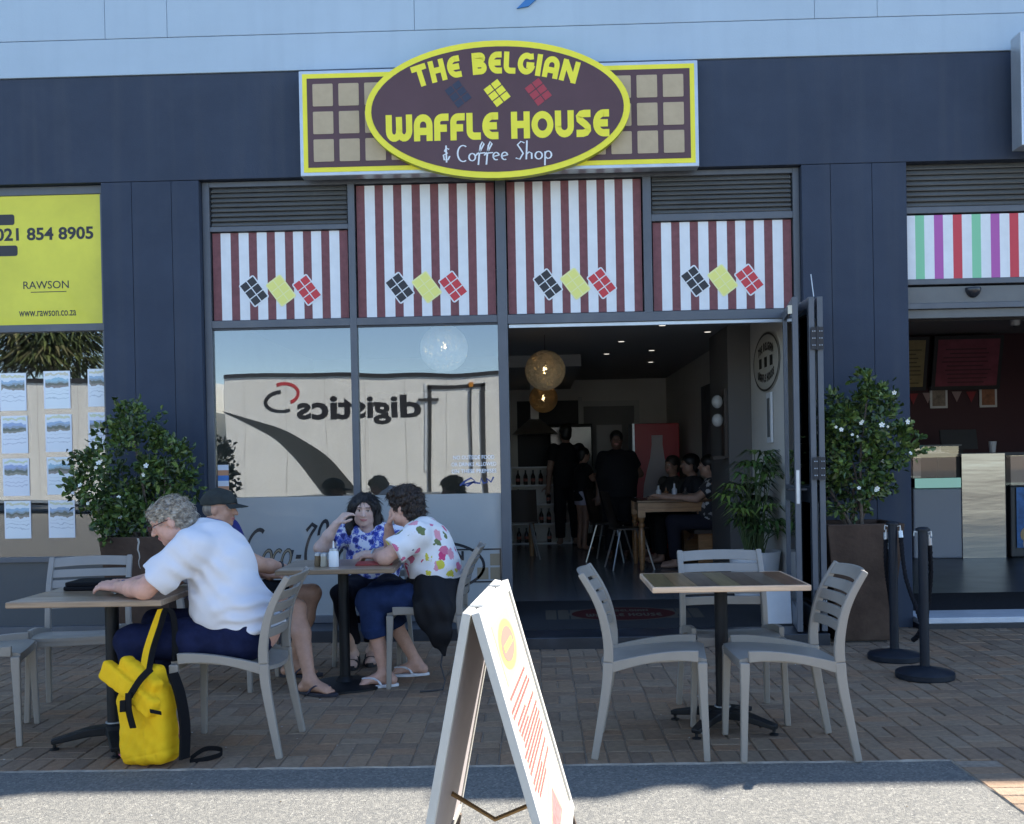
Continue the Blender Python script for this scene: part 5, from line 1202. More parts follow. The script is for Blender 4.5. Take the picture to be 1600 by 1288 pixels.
# ================================================================== floral materials
def floral(name, base, cols, scale, thr, seed=0.0, keep=1.0, outline=None):
    m = M(name, base, .85, bump=.5, bs=14, sheen=.1); nt = m.node_tree; n = nt.nodes; l = nt.links; b = n['Principled BSDF']
    tc = n.new('ShaderNodeTexCoord'); mp = n.new('ShaderNodeMapping'); mp.inputs['Location'].default_value = (seed, seed*.7, seed*1.3); l.new(tc.outputs['Object'], mp.inputs[0])
    nz = n.new('ShaderNodeTexNoise'); nz.inputs['Scale'].default_value = scale*2.2; l.new(mp.outputs[0], nz.inputs['Vector'])
    ad = n.new('ShaderNodeVectorMath'); ad.operation = 'MULTIPLY_ADD'; ad.inputs[1].default_value = (.75/scale,)*3; l.new(nz.outputs['Color'], ad.inputs[0]); l.new(mp.outputs[0], ad.inputs[2])
    v = n.new('ShaderNodeTexVoronoi'); v.inputs['Scale'].default_value = scale; l.new(ad.outputs[0], v.inputs['Vector'])
    sx = n.new('ShaderNodeSeparateColor'); l.new(v.outputs['Color'], sx.inputs[0])
    cr = n.new('ShaderNodeValToRGB'); cr.color_ramp.interpolation = 'CONSTANT'; l.new(sx.outputs[0], cr.inputs[0]); e = cr.color_ramp.elements; e[0].color = (*cols[0], 1); e[0].position = 0; e[1].position = 1/len(cols); e[1].color = (*cols[1], 1)
    for i, c in enumerate(cols[2:]): q = e.new((i+2)/len(cols)); q.color = (*c, 1)
    lt = n.new('ShaderNodeMath'); lt.operation = 'LESS_THAN'; lt.inputs[1].default_value = thr; l.new(v.outputs['Distance'], lt.inputs[0])
    kp = n.new('ShaderNodeMath'); kp.operation = 'LESS_THAN'; kp.inputs[1].default_value = keep; l.new(sx.outputs[1], kp.inputs[0])
    ml = n.new('ShaderNodeMath'); ml.operation = 'MULTIPLY'; l.new(lt.outputs[0], ml.inputs[0]); l.new(kp.outputs[0], ml.inputs[1])
    mx = n.new('ShaderNodeMix'); mx.data_type = 'RGBA'; l.new(ml.outputs[0], mx.inputs[0]); mx.inputs[6].default_value = (*base, 1); l.new(cr.outputs[0], mx.inputs[7])
    last = mx.outputs[2]
    if outline:
        v2 = n.new('ShaderNodeTexVoronoi'); v2.inputs['Scale'].default_value = scale; v2.feature = 'SMOOTH_F1'; l.new(ad.outputs[0], v2.inputs['Vector'])
        c1 = n.new('ShaderNodeMath'); c1.operation = 'COMPARE'; c1.inputs[1].default_value = thr*1.18; c1.inputs[2].default_value = .06; l.new(v.outputs['Distance'], c1.inputs[0])
        m3 = n.new('ShaderNodeMix'); m3.data_type = 'RGBA'; l.new(c1.outputs[0], m3.inputs[0]); l.new(last, m3.inputs[6]); m3.inputs[7].default_value = (*outline, 1); last = m3.outputs[2]
    l.new(last, b.inputs['Base Color']); return m
m_flblue = floral('blue_flower_print', (.70,.72,.80), [(.02,.045,.33), (.03,.07,.42), (.02,.03,.22)], 19, .43, 2.0, 1.0, (.08,.12,.5))
m_flpink = floral('pink_flower_print', (.78,.76,.76), [(.62,.05,.17), (.66,.16,.28), (.14,.17,.06), (.55,.02,.10), (.70,.30,.36), (.62,.55,.06), (.05,.05,.12)], 13.5, .42, 5.0, .74)
# ================================================================== dark haired woman in blue
def woman_blue():
    O = V3(-1.16, -1.02, 0); p = thing('person', 'person with long black hair in blue flowered blouse, hand raised to cheek', 'person', tuple(O))
    pel = V3(-1.15,-1.0,.56); ch = V3(-1.15,-1.06,.80); nk = V3(-1.175,-1.07,.92); hc = V3(-1.195,-1.10,1.045); hf = nrm(V3(.10,-.98,-.12)); hu = nrm(V3(.05,-.05,1))
    shR = V3(-1.345,-1.07,.875); elR = V3(-1.475,-1.24,.80); wrR = V3(-1.36,-1.26,.965); shL = V3(-.965,-1.07,.875); elL = V3(-.91,-1.30,.79); wrL = V3(-1.07,-1.55,.785)
    hipR = V3(-1.24,-1.04,.53); knR = V3(-1.30,-1.44,.51); anR = V3(-1.27,-1.26,.09); toR = V3(-1.25,-1.45,.03); hipL = V3(-1.06,-1.04,.53); knL = V3(-1.0,-1.45,.51); anL = V3(-1.15,-1.16,.09); toL = V3(-1.14,-1.36,.03)
    lo, hi = bounds([pel, hc, elR, elL, knR, knL, wrL, V3(-1.1,-.9,1.2)], .16); lo[2] = -.01
    F = Field(lo, hi, H); lat = V3(1,0,0)
    F.chain([pel, ch], [.11,.105], .05, lat=lat, ls=1.3); F.cone(ch, nk, .09, .052, .04); F.cone(nk, hc-hu*.06-hf*.015, .052, .050, .03); head(F, hc, hf, hu, .98)
    for sh, el, wr in ((shR, elR, wrR), (shL, elL, wrL)): F.cone(ch+(sh-ch)*.5, sh, .055, .055, .04); F.chain([sh, el], [.054,.045], .02); F.chain([el, (el+wr)/2, wr], [.044,.039,.027], .02)
    hand(F, wrR, V3(.55,.08,.55), V3(-.6,-.5,.5), 1, .55, .1, .95); hand(F, wrL, V3(-.9,-.15,-.05), V3(0,-.3,1), 1, .45, .1, .95)
    for hp, kn, an, to in ((hipR, knR, anR, toR), (hipL, knL, anL, toL)): F.chain([hp, kn], [.08,.055], .03); F.chain([kn, an], [.052,.034], .03); foot(F, an, to, .95)
    # smiling mouth corners
    r = np.cross(hf, hu)
    field_obj(F, 'body', m_skin, p, O, skincol((.62,.42,.34), [(hc, hf, hu, .98, (.05,.035,.03), (.55,.22,.20))]))
    T = Field(lo, hi, H); T.chain([pel+V3(0,-.03,0), V3(-1.15,-1.04,.68), ch, V3(-1.16,-1.06,.87)], [.135,.14,.125,.095], .05, lat=lat, ls=1.3, cut=(V3(0,0,.52), -Z))
    for sh, el in ((shR, elR), (shL, elL)): T.cone(ch+(sh-ch)*.35+V3(0,0,.03), sh, .09, .072, .05); e = sh+(el-sh)*.66; T.cone(sh, e, .068, .072, .03, cut=(e-(el-sh)*.05, el-sh))
    T.ell(nk+V3(0,-.05,.02), (.05,.06,.07), None, .015, 's'); T.wrinkle(.0025, WAV); field_obj(T, 'blouse', m_flblue, p, O)
    J = Field(lo, hi, H); J.cone(pel, pel+V3(0,-.05,-.02), .135, .13, .04, lat=lat, ls=1.3, cut=(V3(0,0,.58), Z))
    for hp, kn, an in ((hipR, knR, anR), (hipL, knL, anL)): J.chain([hp, kn], [.095,.072], .03); J.chain([kn, an+V3(0,0,.08)], [.072,.058], .02, cut=(an+V3(0,0,.06), -Z))
    J.wrinkle(.002, WAV); field_obj(J, 'trousers', M('black_trousers', (.010,.010,.017), .85, spec=.15, bump=.2, bs=300), p, O)
    Hh = Field(hc-V3(.25,.25,.36), hc+.25, .004); fr = np.array([r, hf, hu]); E = lambda a, b, d, rr, k=.03, op='u': Hh.ell(hc+r*a+hf*b+hu*d, rr, fr, k, op)
    E(0,-.014,.038,(.085,.100,.088)); E(0,-.06,-.07,(.092,.070,.15))
    for q in (-1, 1): E(q*.088,-.010,-.095,(.034,.050,.130)); E(q*.066,.000,.03,(.030,.070,.055)); E(q*.105,.015,-.165,(.026,.030,.065))
    E(0,.108,-.018,(.067,.085,.098),.010,'s'); E(0,.03,.125,(.006,.09,.012),.010,'s')
    loc = np.stack(np.meshgrid(*Hh.ax, indexing='ij'), -1)-hc; a = loc@r; b = loc@hf; d = loc@hu; Hh.F += (.002*np.sin(190*a+120*b+3*np.sin(20*d))).astype(np.float32)
    hobj = field_obj(Hh, 'hair', hair_mat('black_hair', (.012,.010,.011), (.005,.004,.005), (90,90,12), 1.0), p, O); strands(p, hobj, hc, hf, hu, O, 900, .07, MATS['black_hair'], 2, (0,-.1,-1))
    MB().tube([tuple(wrL-O+.031*(math.cos(t/16*6.283)*V3(.2,-.4,.9)+math.sin(t/16*6.283)*V3(.3,.9,.3))) for t in range(16)], .007, 8, closed=True).build('watch', m_silver, p, smooth=True)
    for an, to in ((anR, toR), (anL, toL)): sole(p, O, an, to, m_dark, L=.25, th=.03); strap_vamp(p, O, an, to, M('black_strap', (.012,.012,.014), .6), 'bands')
woman_blue()
# ================================================================== woman in the flowered shirt
def woman_floral():
    O = V3(-.67, -1.76, 0); p = thing('person', 'person with short brown hair in pink flowered white shirt, jacket tied at waist', 'person', tuple(O))
    pel = V3(-.62,-1.76,.57); ch = V3(-.70,-1.76,.85); nk = V3(-.775,-1.76,.975); hc = V3(-.835,-1.75,1.085); hf = nrm(V3(-.93,.34,-.10)); hu = nrm(V3(-.15,.02,1))
    shN = V3(-.735,-1.95,.925); elN = V3(-.925,-2.03,.800); wrN = V3(-1.0,-1.83,.79); shF = V3(-.745,-1.575,.925); elF = V3(-.945,-1.60,.80); wrF = V3(-.945,-1.70,.965)
    hipN = V3(-.64,-1.86,.53); knN = V3(-1.04,-1.935,.53); anN = V3(-.955,-1.925,.092); toN = V3(-1.12,-1.955,.03); hipF = V3(-.64,-1.66,.53); knF = V3(-1.04,-1.60,.53); anF = V3(-.80,-1.60,.092); toF = V3(-.97,-1.62,.03)
    lo, hi = bounds([pel, hc, elN, elF, knN, toN, V3(-.5,-1.76,1.2)], .16); lo[2] = -.01
    F = Field(lo, hi, H); lat = V3(0,1,0)
    F.chain([pel, ch], [.12,.11], .05, lat=lat, ls=1.25); F.cone(ch, nk, .095, .054, .04); F.cone(nk, hc-hu*.06-hf*.015, .054, .052, .03); head(F, hc, hf, hu, .97)
    for sh, el, wr in ((shN, elN, wrN), (shF, elF, wrF)): F.cone(ch+(sh-ch)*.5, sh, .058, .058, .04); F.chain([sh, el], [.056,.046], .02); F.chain([el, (el+wr)/2, wr], [.046,.040,.028], .02)
    hand(F, wrN, V3(-.8,.5,0), V3(0,0,1), 1, .4); hand(F, wrF, V3(.25,-.15,.8), V3(-.9,0,.2), 1, .9, .0, .95)
    for hp, kn, an, to in ((hipN, knN, anN, toN), (hipF, knF, anF, toF)): F.chain([hp, kn], [.085,.058], .03); F.chain([kn, kn+(an-kn)*.35, an], [.055,.055,.034], .03); foot(F, an, to, .97)
    field_obj(F, 'body', m_skin, p, O, skincol((.56,.33,.25), [(hc, hf, hu, .97)]))
    T = Field(lo, hi, H); T.chain([pel+V3(-.01,0,.05), V3(-.66,-1.76,.72), ch, V3(-.735,-1.76,.915)], [.155,.160,.150,.11], .05, lat=lat, ls=1.22, cut=(V3(-.6,-1.76,.585), V3(.25,0,-1)))
    for sh, el in ((shN, elN), (shF, elF)): T.cone(ch+(sh-ch)*.35+V3(0,0,.04), sh, .10, .082, .05); e = sh+(el-sh)*.80; T.cone(sh, e, .078, .084, .03, cut=(e-(el-sh)*.08, el-sh))
    T.ell(nk+V3(-.03,0,.05), (.06,.065,.05), None, .015, 's'); T.wrinkle(.0022, WAV); field_obj(T, 'shirt', m_flpink, p, O)
    J = Field(lo, hi, H); J.cone(pel, pel+V3(-.08,0,-.02), .15, .145, .04, lat=lat, ls=1.2, cut=(V3(0,0,.60), Z))
    for hp, kn, an in ((hipN, knN, anN), (hipF, knF, anF)): J.chain([hp, kn], [.105,.080], .03); e = kn+(an-kn)*.52; J.chain([kn, e], [.080,.078], .02, cut=(e-(an-kn)*.04, an-kn)); J.chain([e-(an-kn)*.14, e], [.084,.083], .004, cut=[(e-(an-kn)*.02, an-kn), (e-(an-kn)*.15, kn-an)])
    J.wrinkle(.002, WAV); field_obj(J, 'jeans', M('blue_denim', (.016,.030,.085), .85, spec=.15, bump=.3, bs=300, var=.25, vs=14), p, O)
    Hh = Field(hc-.2, hc+.2, .0038); r = np.cross(hf, hu); fr = np.array([r, hf, hu]); E = lambda a, b, d, rr, k=.03, op='u': Hh.ell(hc+r*a+hf*b+hu*d, rr, fr, k, op)
    E(0,-.022,.046,(.092,.112,.098)); E(0,-.065,-.020,(.080,.062,.085)); E(0,.050,.09,(.06,.045,.035)); E(0,-.070,-.075,(.052,.040,.045)); E(0,.115,-.024,(.10,.070,.078),.012,'s')
    for q in (-1, 1): E(q*.09,.012,-.045,(.030,.034,.042),.012,'s')
    loc = np.stack(np.meshgrid(*Hh.ax, indexing='ij'), -1)-hc; a = loc@r; b = loc@hf; d = loc@hu; Hh.F += (.005*np.sin(120*d+50*b+3*np.sin(40*a+25*b))+.003*np.sin(210*b+80*d+4*np.sin(50*a))).astype(np.float32)
    hobj = field_obj(Hh, 'hair', hair_mat('brown_hair', (.040,.024,.017), (.012,.008,.006), (60,60,60), 1.0), p, O); strands(p, hobj, hc, hf, hu, O, 1300, .032, MATS['brown_hair'], 3)
    # jacket tied round the waist, hanging at her side
    K = Field(V3(-.90,-2.16,.15), V3(-.38,-1.50,.74), .006)
    K.chain([V3(-.62,-1.76,.60), V3(-.66,-1.76,.60)], [.178,.178], .02, lat=lat, ls=1.18, cut=[(V3(0,0,.655), Z), (V3(0,0,.555), -Z)])
    K.chain([V3(-.665,-1.945,.60), V3(-.640,-2.015,.47), V3(-.605,-2.03,.34), V3(-.585,-2.03,.215)], [.105,.115,.075,.012], .03, lat=V3(0,1,0), ls=.42)
    K.cone(V3(-.53,-1.95,.60), V3(-.55,-2.01,.42), .06, .03, .03, lat=lat, ls=.5); X, Y, Zz = np.meshgrid(*[q.astype(np.float32) for q in K.ax], indexing='ij', sparse=True)
    K.F += (.006*np.sin(75*X+10*Zz+2*np.sin(12*Zz))*np.clip((.66-Zz)/.1, 0, 1)+.003*np.sin(48*Zz+20*X)).astype(np.float32)
    field_obj(K, 'tied_jacket', M('black_nylon', (.008,.008,.010), .6, spec=.2, bump=.1, bs=200), p, O)
    MB().tube([tuple(V3(*q)-O) for q in ((-.588,-2.03,.22), (-.60,-2.04,.15), (-.575,-2.05,.06), (-.585,-2.08,.012), (-.66,-2.10,.008), (-.72,-2.11,.008))], .005, 6).build('drawstring', m_dark, p, smooth=True)
    mw = M('white_rubber', (.66,.67,.70), .5)
    for an, to in ((anN, toN), (anF, toF)): sole(p, O, an, to, mw, th=.018); strap_vamp(p, O, an, to, mw)
woman_floral()
# ================================================================== yellow backpack
def backpack():
    O = V3(-1.80, -3.52, 0); p = thing('backpack', 'yellow roll top backpack with black straps standing by the left table', 'backpack', tuple(O))
    ang = R(-24); ex = V3(math.cos(ang), math.sin(ang), 0); ey = V3(-ex[1], ex[0], 0); up = nrm(V3(-.12,.10,1)); ex = nrm(ex-up*np.dot(ex, up)); ey = np.cross(up, ex); fr = np.array([ex, ey, up])
    L = lambda a, b, c: O+ex*a+ey*b+up*c
    F = Field(O+V3(-.32,-.30,-.01), O+V3(.34,.32,.66), .005)
    F.rbox(L(.0,0,.165), (.128,.075,.165), .045, fr, .02); F.rbox(L(-.005,0,.30), (.120,.062,.07), .04, fr, .05); F.rbox(L(-.02,-.028,.10), (.100,.065,.085), .035, fr, .02)
    # rolled top: a flat folded band running diagonally across the front
    a, b = L(-.150,-.075,.455), L(.120,-.088,.262); t_ = nrm(b-a); n_ = nrm(np.cross(t_, ey)); q_ = np.array([t_, np.cross(n_, t_), n_])
    F.rbox((a+b)/2, (.185,.030,.046), .016, q_, .006); F.rbox((a+b)/2+n_*np.sign(n_[2])*.055+ey*.035, (.125,.035,.050), .022, q_, .012)
    F.rbox(L(.02,.02,.40), (.075,.04,.05), .03, fr, .03)
    loc = np.stack(np.meshgrid(*F.ax, indexing='ij'), -1)-O; u = loc@ex; v = loc@ey; w_ = loc@up
    F.F += (.0020*np.sin(60*w_+45*u+3*np.sin(14*u+10*v))+.0012*np.sin(120*u-60*w_+2*np.sin(30*w_))+.004*np.exp(-((u-.045)/.005)**2)*(w_ < .25)+.0035*np.exp(-((w_-.05-.1*u)/.005)**2)).astype(np.float32); F.plane(V3(0,0,.002), -Z)
    field_obj(F, 'bag_body', M('yellow_canvas', (.84,.50,.012), .85, spec=.2, bump=.5, bs=24, var=.06, vs=8), p, O)
    m_web = M('black_webbing', (.006,.006,.007), .75, spec=.15, bump=.3, bs=200); S_ = lambda P: [tuple(L(*q)-O) for q in P]
    MB().sweep(smooth_pts(S_([(.130,-.080,.440),(.090,-.118,.395),(.030,-.134,.325)]), 5), tuple(ex*.5-up*.85), .032, .007).build('front_strap', m_web, p); MB().sweep(smooth_pts(S_([(.036,-.140,.345),(.028,-.142,.27),(.030,-.128,.185)]), 4), tuple(ex), .034, .007).build('strap_tail', m_web, p)
    MB().sweep(S_([(.002,-.142,.315),(-.006,-.142,.262)]), tuple(ex), .036, .014).build('buckle', m_web, p, bevel=.004)
    MB().sweep(smooth_pts(S_([(.155,.02,.40),(.185,.02,.30),(.195,.02,.16),(.19,.0,.012)]), 5), tuple(ey), .060, .012).build('back_strap', m_web, p)
    MB().sweep(smooth_pts(S_([(.05,-.05,.43),(.035,.0,.52),(.065,.03,.62),(.10,.05,.70)]), 5), tuple(ex), .046, .006).build('grab_loop', M('yellow_canvas'), p)
    MB().sweep(smooth_pts(S_([(.078,-.045,.43),(.063,.007,.52),(.093,.037,.62),(.126,.055,.70),(.13,.09,.64),(.12,.08,.45)]), 5), tuple(ex*.3+ey), .030, .006).build('carry_strap', m_web, p)
    MB().sweep(smooth_pts([(.16,.04,.010),(.22,.07,.045),(.29,.08,.04),(.295,.05,.022),(.22,.02,.008),(.17,.0,.006)], 5), (0,0,1), .022, .004).build('loose_strap', m_web, p)
    MB().sweep(S_([(.140,-.128,.255),(.165,-.085,.235)]), tuple(up), .018, .008).build('side_clip', m_web, p, bevel=.003)
backpack()
# ------------------------------------------------------------------ inside the cafe
m_string = M('tan_string', (.50,.41,.27), .8, var=.2, vs=20)
def globe(x, y, z, r, label, seed, mat=None, dens=300):
    t = thing('pendant_lamp', label, 'lamp', (x, y, z), 0, 'woven globe lamps'); rr = random.Random(seed); mb = MB()
    for i in range(dens):
        n = Vector((rr.gauss(0,1), rr.gauss(0,1), rr.gauss(0,1))).normalized(); u = n.orthogonal().normalized(); v = n.cross(u); off = rr.uniform(-.55, .55); c = n*r*off; q = r*math.sqrt(1-off*off)
        mb.tube([c+(u*math.cos(a/26*6.283)+v*math.sin(a/26*6.283))*q for a in range(26)], .0023, 3, closed=True)
    mb.build('woven_shade', mat or m_string, t, kind='stuff')
    MB().lathe([(.004,-.045), (.020,-.03), (.024,-.005), (.014,.03), (.012,.05)], 12).build('bulb', M('lit_bulb', (1,.8,.5), .3, emit=(1.0,.72,.36), emit_s=13), t, smooth=True)
    MB().lathe([(.014,.0505), (.014,.09)], 10).build('bulb_socket', m_dark, t, smooth=True)
    MB().tube([(0,0,.09), (0,0,CE-z-.001 if y < 4.3 else CE-.141-z)], .003, 6).build('cord', m_dark, t)
globe(.10, 2.25, 2.265, .2, 'large woven globe lamp hanging in the doorway, lit', 1)
globe(.11, 6.6, 2.235, .2, 'woven globe lamp hanging deeper in the cafe, below the first', 2, M('amber_string', (.42,.29,.14), .8))
globe(-.77, .60, 2.33, .2, 'globe lamp seen through the cafe window glass', 3, M('pale_string', (.85,.84,.80), .8), 420)
m_dl = M('downlight_glow', (.6,.6,.55), .4, emit=(1,.95,.85), emit_s=.35)
for i, (x, y) in enumerate(((1.20,1.6), (1.72,2.2), (.92,2.9), (1.35,3.9), (.85,4.2), (1.50,5.4))):
    t = thing('downlight', 'recessed cafe ceiling downlight, '+('nearest the doorway', 'nearest the column', 'third from the doorway, left row', 'fourth from the doorway, right row', 'fifth, above the waitress', 'farthest, above the red fridge')[i], 'light', (x, y, CE-.012), 0, 'recessed downlights in the cafe ceiling')
    MB().lathe([(.045,.0), (.045,.011), (.030,.011)], 16).build('trim_ring', m_ceil, t); MB().lathe([(.032,-.002), (.032,-.001)], 14).build('lens', m_dl, t)
# back wall: service door, kitchen hatch, hood, shelves
bw = thing('service_door', 'pale framed door in the back wall of the cafe', 'door', (1.15, 8.39, FL))
for a, b, c, d in ((-.48,-.40,0,2.05), (.40,.48,0,2.05), (-.48,.48,2.05,2.13)): bxo('door_frame', a, b, -.04, 0, c, d, M('pale_frame', (.42,.42,.40), .6), bw)
bxo('door_leaf', -.398, .398, -.025, 0, .003, 2.047, M('door_grey', (.16,.16,.155), .6), bw); bxo('vision_panel', -.2, .2, -.03, -.0255, 1.1, 1.75, M('panel_grey', (.30,.30,.29), .4), bw)
kh = thing('kitchen_hatch', 'kitchen opening in the back wall, its darkness a black sheet', 'opening', (.05, 8.39, FL))
bxo('hatch_dark_sheet', -.35, .62, -.012, 0, 0, 2.15, M('kitchen_darkness', (.008,.008,.010), .6), kh); bxo('hatch_post', .62, .68, -.05, 0, 0, 2.2, M('pale_frame'), kh)  # black sheet on the wall stands for the dark kitchen beyond
hd = thing('extractor_hood', 'steel extractor hood with flue in the cafe kitchen', 'hood', (-.02, 7.2, 1.75))
m_steel = M('brushed_steel', (.55,.56,.56), .32, metal=1, var=.08, vs=4, stretch=(1,1,30))
MB().box(-.06, .06, 0, .2, .22, .72).build('flue', M('white_flue', (.6,.6,.58), .4), hd)
MB().add([(-.33,-.2,0),(.33,-.2,0),(.33,.3,0),(-.33,.3,0),(-.08,0,.22),(.08,0,.22),(.08,.2,.22),(-.08,.2,.22)], [(0,3,2,1),(4,5,6,7),(0,1,5,4),(1,2,6,5),(2,3,7,6),(3,0,4,7)]).build('canopy', m_steel, hd)
ct = thing('bottle_cabinet', 'white shelf cabinet with dark bottles inside the cafe', 'cabinet', (.05, 6.9, FL))
bxo('back_panel', -.42, .42, .30, .32, 0, 1.12, m_intwall, ct)
for z in (0, .28, .56, .84, 1.10): bxo('shelf', -.42, .42, 0, .299, z, z+.02, M('shelf_white', (.62,.63,.64), .5), ct)
for x in (-.44, .42): bxo('side_panel', x, x+.02, 0, .32, 0, 1.12, M('shelf_white'), ct)
m_cola = M('dark_bottle_glass', (.02,.010,.008), .12)
bproto = None
for j, z in enumerate((.02,.30,.58,.86)):
    for i in range(7):
        if rnd.random() < .25: continue
        x = -.33+i*.11; lab = 'dark bottle %s from left on the %s shelf of the white cabinet' % (('first','second','third','fourth','fifth','sixth','seventh')[i], ('bottom','second','third','top')[j])
        b = thing('bottle', lab, 'bottle', (.05+x, 7.0, FL+z), 0, 'bottles on the cafe shelves')
        if bproto is None:
            o = MB().lathe([(.030,0), (.032,.01), (.032,.12), (.013,.17), (.013,.215)], 10).build('glass', m_cola, b, smooth=True); bproto = o.data
            o2 = MB().lathe([(.033,.05), (.033,.09)], 10).build('paper_band', M('bottle_label', (.32,.10,.07), .5), b); bp2 = o2.data
        else:
            for me in (bproto, bp2): o = bpy.data.objects.new(me.name.split('.')[0], me); COL.objects.link(o); o.parent = b
fz = thing('tall_freezer', 'tall black fridge at the back of the cafe', 'fridge', (.52, 7.6, FL)); bxo('cabinet', -.32, .32, 0, .5, 0, 1.75, m_dark, fz, bevel=.01); bxo('door', -.30, .30, -.03, -.001, .1, 1.70, M('fridge_glass', (.015,.017,.02), .15), fz)
# red drinks fridge with a bottle silhouette
vm = thing('drinks_fridge', 'red drinks fridge with pale bottle picture inside the cafe', 'fridge', (1.62, 5.9, FL))
bxo('cabinet', -.30, .30, 0, .6, 0, 1.68, M('fridge_red', (.36,.012,.022), .4), vm, bevel=.012); bxo('side_trim', -.33, -.301, -.02, .6, 0, 1.68, m_silver, vm)
BP = [(-.20,.35),(-.205,.62),(-.185,.85),(-.14,1.05),(-.095,1.22),(-.072,1.40),(-.075,1.52),(.075,1.52),(.072,1.40),(.095,1.22),(.14,1.05),(.185,.85),(.205,.62),(.20,.35)]
MB().prism(BP, (0,-.0015,0), (1,0,0), (0,0,1), (0,-.002,0)).build('bottle_picture', M('bottle_print', (.42,.38,.38), .5), vm)
mb = MB(); strokes(mb, COCA, .11, lambda a, b, d: Vector((-.19+(a+b*.25)*.088, -.005-d, .60+b*.10)), 0); mb.build('script_lettering', M('maroon_script', (.12,.02,.03), .5), vm)
# turned leg tables
m_pinet = M('honey_pine', (.33,.17,.07), .35, var=.3, vs=2.0, stretch=(3,22,22), coat=.3)
def pine_table(label, x, y, wx, wy):
    t = thing('dining_table', label, 'table', (x, y, FL), 0, 'pine dining tables in the cafe'); h = .76
    MB().box(-wx/2, wx/2, -wy/2, wy/2, h-.028, h).build('top', M('dark_pine_top', (.12,.065,.035), .25, var=.25, vs=2, stretch=(3,22,22)), t, bevel=.005)
    for s in (-1, 1):
        bxo('apron', -wx/2+.09, wx/2-.09, s*(wy/2-.05)-.011, s*(wy/2-.05)+.011, h-.13, h-.0285, m_pinet, t); bxo('apron', s*(wx/2-.05)-.011, s*(wx/2-.05)+.011, -wy/2+.09, wy/2-.09, h-.13, h-.0285, m_pinet, t)
        for q in (-1, 1):
            c = (s*(wx/2-.05), q*(wy/2-.05), 0)
            MB().lathe([(.020,0), (.026,.03), (.030,.10), (.037,.20), (.040,.30), (.034,.42), (.022,.46), (.036,.48), (.036,.50), (.024,.52), (.038,.555), (.038,.575)], 14, c).box(c[0]-.04, c[0]+.04, c[1]-.04, c[1]+.04, .576, h-.0286).build('leg', m_pinet, t, smooth=True)
pine_table('pine dining table with turned legs nearest the cafe doorway', 1.50, 3.5, .86, .86); pine_table('pine dining table half hidden behind the left door post', -.46, 5.4, .85, .80)
m_ply = M('dark_ply', (.035,.024,.018), .4); m_leg = M('chrome_leg', (.45,.44,.42), .3, metal=.7)
def bistro(x, y, a, label, src=[None]):
    if src[0]: return dup(src[0], (x, y, FL), R(a), label, 'dark shell chairs in the cafe')
    t = thing('shell_chair', label, 'chair', (x, y, FL), R(a), 'dark shell chairs in the cafe'); src[0] = t
    MB().prism(rrect(.40,.42,.08), (0,0,.44), (1,0,0), (0,1,0), (0,0,.014)).build('seat', m_ply, t)
    vs = []; fs = []
    for i in range(7):
        for j in range(7):
            u = -1+2*j/6; z = .46+.40*i/6; yy = u*(.20-.02*i/6); xx = -.19-.10*i/6-.0+.03*u*u
            vs += [(xx, yy, z), (xx-.012, yy, z)]
    for i in range(6):
        for j in range(6):
            k = (i*7+j)*2; fs += [(k, k+2, k+16, k+14), (k+1, k+15, k+17, k+3)]
    MB().add(vs, fs).build('backrest', m_ply, t, smooth=True)
    for sx in (-1, 1):
        for sy in (-1, 1): MB().tube([(sx*.12, sy*.13, .44), (sx*.23, sy*.22, 0)], [.012,.009], 8).build('leg', m_leg, t, smooth=True)
    return t
bistro(1.00, 3.35, 8, 'dark shell chair at the left side of the doorway table'); bistro(.85, 4.25, -20, 'dark shell chair beside the standing waitress'); bistro(-.22, 4.75, 95, 'dark shell chair by the half hidden table')
bn_ = thing('wall_bench', 'dark wooden bench along the right wall of the cafe', 'bench', (1.86, 4.0, FL)); bxo('seat', -.20, .17, -1.1, 1.2, .40, .44, m_ply, bn_)
for y in (-1.0, .1, 1.1): bxo('leg', -.15, .12, y-.02, y+.02, 0, .399, m_pinet, bn_)
for i, (x, y, h, c, l) in enumerate(((1.33,3.30,.15,(.62,.63,.64),'white labelled bottle at the left of the doorway table'), (1.50,3.26,.17,(.62,.64,.70),'taller white bottle in the middle of the doorway table'), (1.62,3.28,.11,(.10,.08,.07),'short dark shaker on the doorway table'), (1.43,3.42,.12,(.25,.12,.05),'wooden caddy on the doorway table'))):
    b = thing('table_bottle', l, 'bottle', (x, y, FL+.761), 0, 'condiments on the doorway table'); MB().lathe([(.028,0), (.029,h*.62), (.012,h*.75), (.010,h)], 12).build('bottle_body', M('bt%d' % i, c, .35), b, smooth=True); MB().lathe([(.0125,h+.0005), (.0125,h+.02)], 10).build('cap', m_dark, b, smooth=True)
